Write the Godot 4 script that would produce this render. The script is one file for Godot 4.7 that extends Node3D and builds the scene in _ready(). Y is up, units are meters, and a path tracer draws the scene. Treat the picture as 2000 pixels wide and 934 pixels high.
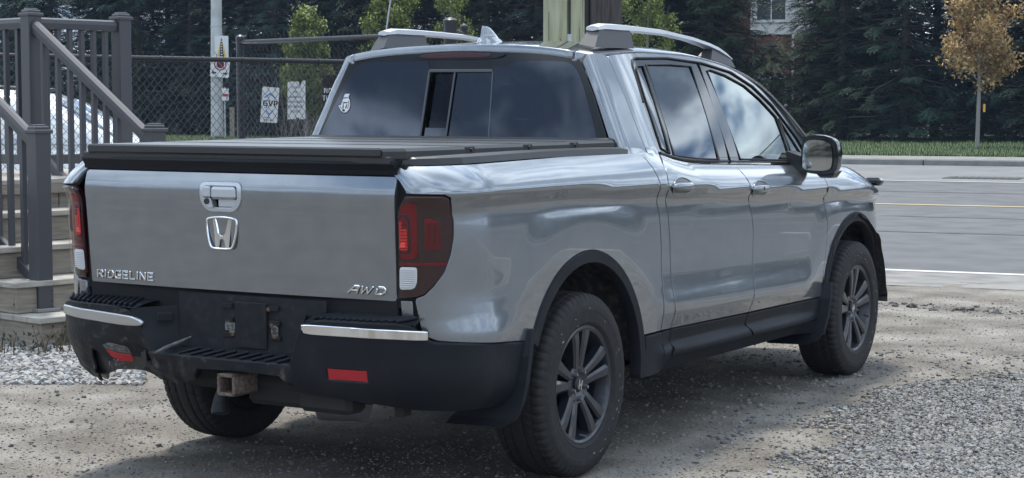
extends Node3D
# A silver crew-cab pickup with a torn rear bumper on a gravel lot; stairs, chain-link fence, road and evergreens behind.
# Truck axes: x forward, y up, z to its right side, origin on the ground under the rear axle.

var M := {}
var used := {}
var rng := RandomNumberGenerator.new()
var truck: Node3D

const SUN_TOWARDS := Vector3(-0.08, 1.0, -0.34)
const CAM_HEIGHT := 1.5034
const TRUCK_AT := Vector3(-0.534, 0.0, -7.70)
const TRUCK_TURN := 59.465


func _ready() -> void:
	var cam := Camera3D.new()
	cam.position = Vector3(0, CAM_HEIGHT, 0)
	cam.rotation_degrees = Vector3(-4.272, 0, 0)
	cam.fov = 15.06
	cam.near = 0.1
	cam.far = 1500.0
	cam.name = "camera"
	add_child(cam)
	var env := Environment.new()
	env.background_mode = Environment.BG_SKY
	var sky := Sky.new()
	var pano := PanoramaSkyMaterial.new()
	pano.panorama = ImageTexture.create_from_image(make_sky())
	sky.sky_material = pano
	env.sky = sky
	env.tonemap_mode = Environment.TONE_MAPPER_LINEAR
	env.tonemap_exposure = 1.28
	env.sdfgi_enabled = true
	env.ssao_enabled = true
	env.ssil_enabled = true
	env.fog_enabled = true
	env.fog_density = 0.0003
	env.fog_light_color = Color(0.62, 0.72, 0.85)
	var we := WorldEnvironment.new()
	we.environment = env
	we.name = "daylight"
	add_child(we)
	var sun := DirectionalLight3D.new()
	sun.light_energy = 1.0
	sun.light_color = Color(1.0, 0.96, 0.90)
	sun.light_angular_distance = 9.0
	sun.shadow_enabled = true
	sun.name = "sun"
	add_child(sun)
	sun.look_at_from_position(SUN_TOWARDS * 50.0, Vector3.ZERO)
	rng.seed = 11
	make_materials()
	build_ground()
	build_road()
	build_house()
	build_trees()
	build_street_things()
	build_fences()
	build_white_cars()
	build_deck()
	build_truck()
	build_gravel()


# ------------------------------------------------------------------ naming

func numbered(called: String) -> String:
	var n: int = used.get(called, 0)
	used[called] = n + 1
	return called if n == 0 else "%s_%03d" % [called, n]

func tag(o: Node3D, label: String, category: String, group := "") -> Node3D:
	o.set_meta("label", label)
	o.set_meta("category", category)
	if group:
		o.set_meta("group", group)
	return o

func thing(called: String, label: String, category: String, at := Vector3.ZERO, turn := 0.0, group := "") -> Node3D:
	var o := Node3D.new()
	o.name = numbered(called)
	add_child(o)
	o.position = at
	o.rotation.y = turn
	return tag(o, label, category, group)

func struct(called: String, mb: MB, m: Material) -> MeshInstance3D:
	var o := MeshInstance3D.new()
	o.name = numbered(called)
	o.mesh = mb.mesh(m)
	add_child(o)
	o.set_meta("kind", "structure")
	return o

func part(called: String, mb: MB, m: Material, parent: Node3D, label := "") -> MeshInstance3D:
	return part_mesh(called, mb.mesh(m), parent, label)

func part_mesh(called: String, mesh: Mesh, parent: Node3D, label := "") -> MeshInstance3D:
	var o := MeshInstance3D.new()
	var k := 0
	var n := called
	while parent.has_node(NodePath(n)):
		k += 1
		n = "%s_%03d" % [called, k]
	o.name = n
	o.mesh = mesh
	parent.add_child(o)
	if label:
		o.set_meta("label", label)
	return o

func group_part(called: String, parent: Node3D, at := Transform3D()) -> Node3D:
	var o := Node3D.new()
	var k := 0
	var n := called
	while parent.has_node(NodePath(n)):
		k += 1
		n = "%s_%03d" % [called, k]
	o.name = n
	parent.add_child(o)
	o.transform = at
	return o


# ------------------------------------------------------------------ mesh collector

class MB:
	var v := PackedVector3Array()
	var n := PackedVector3Array()
	var t := PackedVector2Array()
	var c := PackedColorArray()
	var ix := PackedInt32Array()
	var col := Color(1, 1, 1)
	var tinted := false

	func vert(p: Vector3, q: Vector3, uv := Vector2.ZERO) -> int:
		v.append(p)
		n.append(q)
		t.append(uv)
		c.append(col)
		return v.size() - 1

	func face(a: int, b: int, d: int) -> void:
		var g := (v[b] - v[a]).cross(v[d] - v[a])
		if g.dot(n[a] + n[b] + n[d]) > 0.0:
			ix.append_array(PackedInt32Array([a, d, b]))
		else:
			ix.append_array(PackedInt32Array([a, b, d]))

	func tri(a: Vector3, b: Vector3, d: Vector3, na := Vector3.ZERO) -> void:
		var q := na
		if q == Vector3.ZERO:
			q = (b - a).cross(d - a).normalized()
		face(vert(a, q), vert(b, q), vert(d, q))

	func quad(a: Vector3, b: Vector3, d: Vector3, e: Vector3, out := Vector3.ZERO) -> void:
		var q := (b - a).cross(d - a)
		if q.length_squared() < 1e-16:
			q = (d - a).cross(e - a)
		q = q.normalized()
		if out != Vector3.ZERO and q.dot(out) < 0.0:
			q = -q
		var i := vert(a, q, Vector2(0, 1))
		vert(b, q, Vector2(1, 1))
		vert(d, q, Vector2(1, 0))
		vert(e, q, Vector2(0, 0))
		face(i, i + 1, i + 2)
		face(i, i + 2, i + 3)

	# a box with chamfered edges, centred at m, half sizes h, in the axes b
	func box(m: Vector3, h: Vector3, bev := 0.0, b := Basis.IDENTITY) -> void:
		var bb := minf(bev, 0.49 * minf(h.x, minf(h.y, h.z)) * 2.0)
		for ax in 3:
			for s in [-1.0, 1.0]:
				var u := (ax + 1) % 3
				var w := (ax + 2) % 3
				var k := []
				for q in [[-1, -1], [1, -1], [1, 1], [-1, 1]]:
					var p := Vector3.ZERO
					p[ax] = s * h[ax]
					p[u] = q[0] * (h[u] - bb)
					p[w] = q[1] * (h[w] - bb)
					k.append(m + b * p)
				var o := Vector3.ZERO
				o[ax] = s
				quad(k[0], k[1], k[2], k[3], b * o)
		if bb <= 0.0:
			return
		for ax in 3:
			var u := (ax + 1) % 3
			var w := (ax + 2) % 3
			for su in [-1.0, 1.0]:
				for sw in [-1.0, 1.0]:
					var k := []
					for q in [[-1, 0], [1, 0], [1, 1], [-1, 1]]:
						var p := Vector3.ZERO
						p[ax] = q[0] * (h[ax] - bb)
						p[u] = su * (h[u] - (bb if q[1] else 0.0))
						p[w] = sw * (h[w] - (0.0 if q[1] else bb))
						k.append(m + b * p)
					var o := Vector3.ZERO
					o[u] = su
					o[w] = sw
					quad(k[0], k[1], k[2], k[3], b * o)
		for sx in [-1.0, 1.0]:
			for sy in [-1.0, 1.0]:
				for sz in [-1.0, 1.0]:
					var s := Vector3(sx, sy, sz)
					var e := (h - Vector3.ONE * bb) * s
					var o := b * s.normalized()
					tri(m + b * (e + Vector3(sx * bb, 0, 0)), m + b * (e + Vector3(0, sy * bb, 0)), m + b * (e + Vector3(0, 0, sz * bb)), o)

	# a bar with a box section between two points; up tells how it is turned
	func bar(a: Vector3, d: Vector3, wide: float, high: float, bev := 0.004, up := Vector3.UP) -> void:
		var x := (d - a).normalized()
		var z := x.cross(up).normalized()
		box((a + d) / 2, Vector3((d - a).length() / 2, high / 2, wide / 2), bev, Basis(x, z.cross(x), z))

	func tube(pts: Array, radii, sides := 10, caps := true) -> void:
		var prev := Vector3.ZERO
		var base := v.size()
		for i in pts.size():
			var d: Vector3 = pts[mini(i + 1, pts.size() - 1)] - pts[maxi(i - 1, 0)]
			d = d.normalized()
			var s := prev
			if i == 0:
				s = d.cross(Vector3.UP if absf(d.y) < 0.9 else Vector3.RIGHT).normalized()
			s = (s - d * s.dot(d)).normalized()
			prev = s
			var w := d.cross(s)
			var r: float = radii[i] if radii is Array else radii
			for k in sides:
				var a := TAU * k / sides
				var q := s * cos(a) + w * sin(a)
				vert(pts[i] + q * r, q, Vector2(float(k) / sides, i))
		for i in pts.size() - 1:
			for k in sides:
				var a := base + i * sides + k
				var b := base + i * sides + (k + 1) % sides
				face(a, b, b + sides)
				face(a, b + sides, a + sides)
		if caps:
			for e in [0, pts.size() - 1]:
				var d: Vector3 = pts[e] - pts[1 if e == 0 else e - 1]
				var r: float = radii[e] if radii is Array else radii
				if r < 1e-4:
					continue
				d = d.normalized()
				var m := vert(pts[e], d)
				for k in sides:
					vert(v[base + e * sides + k], d)
				for k in sides:
					face(m, m + 1 + k, m + 1 + (k + 1) % sides)

	# rings of equal count, joined; flat faces
	func loft(rings: Array, closed := true, ends := true) -> void:
		var mid := Vector3.ZERO
		for r in rings:
			for p in r:
				mid += p
		mid /= rings.size() * rings[0].size()
		for i in rings.size() - 1:
			var a = rings[i]
			var b = rings[i + 1]
			var cm := Vector3.ZERO
			for p in a:
				cm += p
			for p in b:
				cm += p
			cm /= a.size() * 2.0
			var m: int = a.size()
			for k in (m if closed else m - 1):
				var k2 := (k + 1) % m
				quad(a[k], a[k2], b[k2], b[k], (a[k] + a[k2] + b[k2] + b[k]) / 4.0 - cm)
		if ends and closed:
			for e in [0, rings.size() - 1]:
				var r = rings[e]
				var cc := Vector3.ZERO
				for p in r:
					cc += p
				cc /= r.size()
				for k in r.size():
					var q: Vector3 = (r[k] - cc).cross(r[(k + 1) % r.size()] - cc).normalized()
					if q.dot(cc - mid) < 0.0:
						q = -q
					tri(cc, r[k], r[(k + 1) % r.size()], q)

	# smooth surface over a grid of points, normals from neighbours, pointing away from a centre (or along out)
	func skin(g: Array, wrap := false, away = null, out := Vector3.ZERO) -> void:
		var rows := g.size()
		var cols: int = g[0].size()
		var base := v.size()
		var sgn := 0.0
		for i in rows:
			for j in cols:
				var j0 := (j - 1 + cols) % cols if wrap else maxi(j - 1, 0)
				var j1 := (j + 1) % cols if wrap else mini(j + 1, cols - 1)
				var q: Vector3 = (g[mini(i + 1, rows - 1)][j] - g[maxi(i - 1, 0)][j]).cross(g[i][j1] - g[i][j0])
				q = q.normalized()
				var o: Vector3 = out if out != Vector3.ZERO else (g[i][j] - away if away != null else Vector3.UP)
				if q.dot(o) < 0.0:
					q = -q
				vert(g[i][j], q, Vector2(float(j) / maxi(cols - 1, 1), float(i) / maxi(rows - 1, 1)))
		for i in rows - 1:
			for j in (cols if wrap else cols - 1):
				var a := base + i * cols + j
				var b := base + i * cols + (j + 1) % cols
				face(a, b, b + cols)
				face(a, b + cols, a + cols)

	# flat outline pushed out along z by depth, with a bevelled front edge, placed by x
	func prism(poly: PackedVector2Array, depth: float, bev: float, x: Transform3D) -> void:
		var p := poly
		if Geometry2D.is_polygon_clockwise(p):
			p.reverse()
		var inner := p
		if bev > 0.0:
			var off := Geometry2D.offset_polygon(p, -bev, Geometry2D.JOIN_MITER)
			inner = off[0] if off.size() == 1 else p
			if Geometry2D.is_polygon_clockwise(inner):
				inner.reverse()
		var nz := x.basis.z.normalized()
		var tr := Geometry2D.triangulate_polygon(inner)
		var b := v.size()
		for q in inner:
			vert(x * Vector3(q.x, q.y, depth), nz, q)
		for k in range(0, tr.size(), 3):
			face(b + tr[k], b + tr[k + 1], b + tr[k + 2])
		if bev > 0.0 and inner.size() == p.size():
			var s := 0
			var best := 1e9
			for k in p.size():
				if inner[k].distance_to(p[0]) < best:
					best = inner[k].distance_to(p[0])
					s = k
			for k in p.size():
				var k2 := (k + 1) % p.size()
				var i1 := inner[(s + k) % p.size()]
				var i2 := inner[(s + k2) % p.size()]
				var o := (p[k2] - p[k]).orthogonal() * -1.0
				quad(x * Vector3(p[k].x, p[k].y, depth - bev), x * Vector3(p[k2].x, p[k2].y, depth - bev), x * Vector3(i2.x, i2.y, depth), x * Vector3(i1.x, i1.y, depth), x.basis * Vector3(-o.x, -o.y, o.length()))
		for k in p.size():
			var k2 := (k + 1) % p.size()
			var e := p[k2] - p[k]
			quad(x * Vector3(p[k].x, p[k].y, 0), x * Vector3(p[k2].x, p[k2].y, 0), x * Vector3(p[k2].x, p[k2].y, depth - bev), x * Vector3(p[k].x, p[k].y, depth - bev), x.basis * Vector3(e.y, -e.x, 0))

	# outline turned round the axis of x (its z): pairs (z, r)
	func lathe(prof: Array, segs: int, x := Transform3D(), flat := false) -> void:
		for i in prof.size() - 1:
			var a: Vector2 = prof[i]
			var b: Vector2 = prof[i + 1]
			var e := b - a
			if e.length() < 1e-6:
				continue
			var nr := Vector2(-e.y, e.x).normalized()
			var base := v.size()
			for k in segs + 1:
				var an := TAU * k / segs
				var q := (x.basis * Vector3(cos(an) * nr.y, sin(an) * nr.y, nr.x)).normalized()
				vert(x * Vector3(cos(an) * a.y, sin(an) * a.y, a.x), q)
				vert(x * Vector3(cos(an) * b.y, sin(an) * b.y, b.x), q)
			for k in segs:
				var j := base + k * 2
				face(j, j + 2, j + 3)
				face(j, j + 3, j + 1)

	func add_mesh(m: Mesh, x: Transform3D) -> void:
		for s in m.get_surface_count():
			var a := m.surface_get_arrays(s)
			var b := v.size()
			var av: PackedVector3Array = a[Mesh.ARRAY_VERTEX]
			var an: PackedVector3Array = a[Mesh.ARRAY_NORMAL]
			for k in av.size():
				vert(x * av[k], (x.basis * an[k]).normalized())
			if a[Mesh.ARRAY_INDEX] == null:
				for k in range(0, av.size(), 3):
					face(b + k, b + k + 1, b + k + 2)
			else:
				var ai: PackedInt32Array = a[Mesh.ARRAY_INDEX]
				for k in range(0, ai.size(), 3):
					face(b + ai[k], b + ai[k + 1], b + ai[k + 2])

	func mesh(m: Material) -> ArrayMesh:
		var a := []
		a.resize(Mesh.ARRAY_MAX)
		a[Mesh.ARRAY_VERTEX] = v
		a[Mesh.ARRAY_NORMAL] = n
		a[Mesh.ARRAY_TEX_UV] = t
		if tinted:
			a[Mesh.ARRAY_COLOR] = c
		a[Mesh.ARRAY_INDEX] = ix
		var am := ArrayMesh.new()
		am.add_surface_from_arrays(Mesh.PRIMITIVE_TRIANGLES, a)
		am.surface_set_material(0, m)
		return am


# a panel cut by an outline (and holes) out of the surface f(u, v), with rolled edges of some depth
func sheet(mb: MB, outline: PackedVector2Array, f: Callable, cell: float, gap := 0.0025, depth := 0.012, holes: Array = [], heart := Vector3(1.5, 0.9, 0), edge := 0.0015) -> void:
	var polys: Array = [outline]
	if gap != 0.0:
		polys = Geometry2D.offset_polygon(outline, -gap, Geometry2D.JOIN_MITER)
	for poly in polys:
		if Geometry2D.is_polygon_clockwise(poly) == Geometry2D.is_polygon_clockwise(outline) or polys.size() == 1:
			sheet_one(mb, poly, f, cell, depth, holes, heart, edge)

func sheet_one(mb: MB, poly: PackedVector2Array, f: Callable, cell: float, depth: float, holes: Array, heart: Vector3, edge: float) -> void:
	var lo := poly[0]
	var hi := poly[0]
	for p in poly:
		lo = lo.min(p)
		hi = hi.max(p)
	var nx := int(ceil((hi.x - lo.x) / cell)) + 1
	var ny := int(ceil((hi.y - lo.y) / cell)) + 1
	lo -= Vector2(cell, cell) * 0.37
	nx += 1
	ny += 1
	var marks := PackedByteArray()
	marks.resize(nx * ny)
	var edges: Array = [poly]
	edges.append_array(holes)
	for e in edges:
		for k in e.size():
			var a: Vector2 = e[k]
			var b: Vector2 = e[(k + 1) % e.size()]
			var m := int(ceil(a.distance_to(b) / (cell * 0.2))) + 1
			for q in m + 1:
				var p := (a.lerp(b, float(q) / m) - lo) / cell
				for d in [Vector2(0, 0), Vector2(0.12, 0), Vector2(-0.12, 0), Vector2(0, 0.12), Vector2(0, -0.12)]:
					var ci := clampi(int(p.x + d.x), 0, nx - 1)
					var cj := clampi(int(p.y + d.y), 0, ny - 1)
					marks[cj * nx + ci] = 1
	var sgn := 1.0
	var mid := Vector2.ZERO
	for p in poly:
		mid += p
	mid /= poly.size()
	if (f.call(mid) as Vector3 - heart).dot(normal_at(f, mid, 1.0)) < 0.0:
		sgn = -1.0
	var cache := {}
	for j in ny:
		for i in nx:
			var o := lo + Vector2(i, j) * cell
			if marks[j * nx + i] == 0:
				var cpt := o + Vector2(cell, cell) / 2
				if not Geometry2D.is_point_in_polygon(cpt, poly):
					continue
				var cut := false
				for h in holes:
					if Geometry2D.is_point_in_polygon(cpt, h):
						cut = true
				if cut:
					continue
				var id := []
				for q in [Vector2i(0, 0), Vector2i(1, 0), Vector2i(1, 1), Vector2i(0, 1)]:
					var key = Vector2i(i, j) + q
					if not cache.has(key):
						var p := lo + Vector2(key) * cell
						cache[key] = mb.vert(f.call(p), normal_at(f, p, sgn), p)
					id.append(cache[key])
				mb.face(id[0], id[1], id[2])
				mb.face(id[0], id[2], id[3])
				continue
			var sq := PackedVector2Array([o, o + Vector2(cell, 0), o + Vector2(cell, cell), o + Vector2(0, cell)])
			var got: Array = Geometry2D.intersect_polygons(sq, poly)
			for h in holes:
				var nxt := []
				for g in got:
					nxt.append_array(Geometry2D.clip_polygons(g, h))
				got = nxt
			for g in got:
				var tr := Geometry2D.triangulate_polygon(g)
				var b := mb.v.size()
				for p in g:
					mb.vert(f.call(p), normal_at(f, p, sgn), p)
				for k in range(0, tr.size(), 3):
					mb.face(b + tr[k], b + tr[k + 1], b + tr[k + 2])
	if depth <= 0.0:
		return
	for e in edges:
		var turn := -1.0 if Geometry2D.is_polygon_clockwise(e) else 1.0
		if e != poly:
			turn = -turn
		var m: int = e.size()
		var dirs := []
		for k in m:
			dirs.append((e[(k + 1) % m] - e[k]).normalized() if e[(k + 1) % m] != e[k] else Vector2.RIGHT)
		for k in m:
			var a: Vector2 = e[k]
			var b: Vector2 = e[(k + 1) % m]
			var steps := maxi(1, int(ceil(a.distance_to(b) / cell)))
			var oa: Vector2 = ((dirs[k] + dirs[(k - 1 + m) % m]) as Vector2).normalized()
			var ob: Vector2 = ((dirs[k] + dirs[(k + 1) % m]) as Vector2).normalized()
			for s in steps:
				var row := []
				for w in 2:
					var tt := float(s + w) / steps
					var p := a.lerp(b, tt)
					var d: Vector2 = dirs[k]
					if s + w == 0:
						d = oa
					elif s + w == steps:
						d = ob
					var out2 := Vector2(d.y, -d.x) * turn
					var nn := normal_at(f, p, sgn)
					var p0: Vector3 = f.call(p)
					var p1: Vector3 = f.call(p + out2 * edge) - nn * edge
					var side := (p1 + nn * edge - p0).normalized()
					row.append([p0, p1, p1 - nn * depth, nn, side])
				var r0 = row[0]
				var r1 = row[1]
				var i0 := mb.vert(r0[0], (r0[3] + r0[4] * 0.4).normalized())
				mb.vert(r1[0], (r1[3] + r1[4] * 0.4).normalized())
				mb.vert(r1[1], (r1[3] * 0.4 + r1[4]).normalized())
				mb.vert(r0[1], (r0[3] * 0.4 + r0[4]).normalized())
				mb.vert(r1[2], r1[4])
				mb.vert(r0[2], r0[4])
				mb.face(i0, i0 + 1, i0 + 2)
				mb.face(i0, i0 + 2, i0 + 3)
				mb.face(i0 + 3, i0 + 2, i0 + 4)
				mb.face(i0 + 3, i0 + 4, i0 + 5)

func normal_at(f: Callable, p: Vector2, sgn: float) -> Vector3:
	var h := 0.004
	var du: Vector3 = f.call(p + Vector2(h, 0)) - f.call(p - Vector2(h, 0))
	var dv: Vector3 = f.call(p + Vector2(0, h)) - f.call(p - Vector2(0, h))
	return du.cross(dv).normalized() * sgn


# ------------------------------------------------------------------ curves and outlines

func pl(a: Array) -> PackedVector2Array:
	var r := PackedVector2Array()
	for k in range(0, a.size(), 2):
		r.append(Vector2(a[k], a[k + 1]))
	return r

func arc(cx: float, cy: float, rx: float, ry: float, a0: float, a1: float, n: int) -> PackedVector2Array:
	var r := PackedVector2Array()
	for k in n + 1:
		var a := deg_to_rad(lerpf(a0, a1, float(k) / n))
		r.append(Vector2(cx + rx * cos(a), cy + ry * sin(a)))
	return r

func round_corners(p: PackedVector2Array, r: float, n := 4) -> PackedVector2Array:
	var out := PackedVector2Array()
	for k in p.size():
		var a := p[(k - 1 + p.size()) % p.size()]
		var b := p[k]
		var d := p[(k + 1) % p.size()]
		var ra := minf(r, a.distance_to(b) * 0.45)
		var rd := minf(r, d.distance_to(b) * 0.45)
		var s := b + (a - b).normalized() * ra
		var e := b + (d - b).normalized() * rd
		for q in n + 1:
			var t := float(q) / n
			out.append(s.lerp(b, t).lerp(b.lerp(e, t), t))
	return out

func flip(p: PackedVector2Array) -> PackedVector2Array:
	var r := PackedVector2Array()
	for q in p:
		r.append(Vector2(-q.x, q.y))
	return r

func smooth_poly(p: PackedVector2Array, n := 4, closed := true) -> PackedVector2Array:
	var out := PackedVector2Array()
	var m := p.size()
	for k in (m if closed else m - 1):
		var a := p[(k - 1 + m) % m] if closed or k > 0 else p[0]
		var b := p[k]
		var d := p[(k + 1) % m]
		var e := p[(k + 2) % m] if closed or k + 2 < m else p[m - 1]
		for q in n:
			out.append(b.cubic_interpolate(d, a, e, float(q) / n))
	if not closed:
		out.append(p[m - 1])
	return out

# monotone cubic through knots (x0, y0, x1, y1, ...), tabled for speed
class Knots:
	var lo: float
	var step: float
	var tab := PackedFloat32Array()
	func _init(a: Array, count := 1600) -> void:
		var n := a.size() / 2
		var x := []
		var y := []
		for k in n:
			x.append(float(a[2 * k]))
			y.append(float(a[2 * k + 1]))
		var d := []
		for k in n - 1:
			d.append((y[k + 1] - y[k]) / (x[k + 1] - x[k]))
		var m := [d[0]]
		for k in range(1, n - 1):
			m.append(0.0 if d[k - 1] * d[k] <= 0.0 else 2.0 / (1.0 / d[k - 1] + 1.0 / d[k]))
		m.append(d[n - 2])
		lo = x[0]
		step = (x[n - 1] - x[0]) / (count - 1)
		var s := 0
		for i in count:
			var p := lo + step * i
			while s < n - 2 and p > x[s + 1]:
				s += 1
			var h: float = x[s + 1] - x[s]
			var t = (p - x[s]) / h
			var t2 = t * t
			var t3 = t2 * t
			tab.append((2 * t3 - 3 * t2 + 1) * y[s] + (t3 - 2 * t2 + t) * h * m[s] + (3 * t2 - 2 * t3) * y[s + 1] + (t3 - t2) * h * m[s + 1])
	func at(p: float) -> float:
		var q := (p - lo) / step
		if q <= 0.0:
			return tab[0]
		if q >= tab.size() - 1.001:
			return tab[tab.size() - 1]
		var i := int(q)
		return lerpf(tab[i], tab[i + 1], q - i)


# ------------------------------------------------------------------ sky and materials

func make_sky() -> Image:
	var w := 2048
	var h := 1024
	var big := FastNoiseLite.new()
	big.seed = 5
	big.noise_type = FastNoiseLite.TYPE_SIMPLEX_SMOOTH
	big.frequency = 1.0
	big.fractal_octaves = 6
	big.fractal_gain = 0.58
	var warp := FastNoiseLite.new()
	warp.seed = 33
	warp.frequency = 0.5
	warp.fractal_octaves = 3
	var shade := FastNoiseLite.new()
	shade.seed = 21
	shade.frequency = 1.3
	shade.fractal_octaves = 5
	var img := Image.create(w, h, false, Image.FORMAT_RGBF)
	img.fill(Color(0.14, 0.14, 0.14))
	var sun := SUN_TOWARDS.normalized()
	for j in h:
		var el := PI * (0.5 - (j + 0.5) / h)
		for i in w:
			var az := TAU * (i + 0.5) / w
			var d := Vector3(sin(az) * cos(el), sin(el), -cos(az) * cos(el))
			if d.y < 0.0:
				break
			# a cloud deck overhead: closer together and flatter towards the horizon
			var q := Vector2(d.x, d.z) / (d.y + 0.16)
			q += Vector2(warp.get_noise_2d(q.x, q.y), warp.get_noise_2d(q.x + 40.0, q.y)) * 0.42
			var n := big.get_noise_2d(q.x, q.y * 1.25)
			var m := shade.get_noise_2d(q.x + 0.25 * sun.x, q.y - 0.3)
			var cover := smoothstep(-0.38, -0.06, n)
			var thick := smoothstep(-0.30, 0.42, 0.75 * n + 0.85 * m)
			var glow := pow(maxf(d.dot(sun), 0.0), 5.0)
			var blue := Color(0.16, 0.32, 0.62).lerp(Color(0.54, 0.70, 0.90), pow(1.0 - d.y, 4.0))
			var lit := Color(1.64, 1.82, 2.00)
			var dim := Color(0.31, 0.40, 0.54)
			var cloud := lit.lerp(dim, thick)
			img.set_pixel(i, j, blue.lerp(cloud, cover * 0.97) * (1.0 + 0.6 * glow))
	return img

func lin(r: float, g: float, b: float) -> Color:
	return Color(r, g, b).linear_to_srgb()

func mat(called: String, c: Color, rough := 0.6, metal := 0.0, spec := 0.5) -> StandardMaterial3D:
	var m := StandardMaterial3D.new()
	m.resource_name = called
	m.albedo_color = c
	m.roughness = rough
	m.metallic = metal
	m.metallic_specular = spec
	M[called] = m
	return m

func noise_tex(size: int, freq: float, seed_no: int, ramp: Array, octaves := 5, kind := FastNoiseLite.TYPE_SIMPLEX_SMOOTH) -> NoiseTexture2D:
	var n := FastNoiseLite.new()
	n.seed = seed_no
	n.frequency = freq
	n.noise_type = kind
	n.fractal_octaves = octaves
	var t := NoiseTexture2D.new()
	t.width = size
	t.height = size
	t.seamless = true
	t.noise = n
	if ramp.size():
		var g := Gradient.new()
		var offs := PackedFloat32Array()
		var cols := PackedColorArray()
		for k in ramp:
			offs.append(k[0])
			cols.append(k[1])
		g.offsets = offs
		g.colors = cols
		t.color_ramp = g
	return t

func tri_planar(m: StandardMaterial3D, scale: float, world := true) -> void:
	m.uv1_triplanar = true
	m.uv1_world_triplanar = world
	m.uv1_scale = Vector3.ONE * scale

func grain(m: StandardMaterial3D, scale: float, tex: Texture2D, bump: Texture2D = null, relief := 0.0, world := true) -> void:
	m.albedo_color = Color.WHITE
	m.albedo_texture = tex
	tri_planar(m, scale, world)
	if bump:
		m.heightmap_enabled = true
		m.heightmap_texture = bump
		m.heightmap_scale = relief

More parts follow.
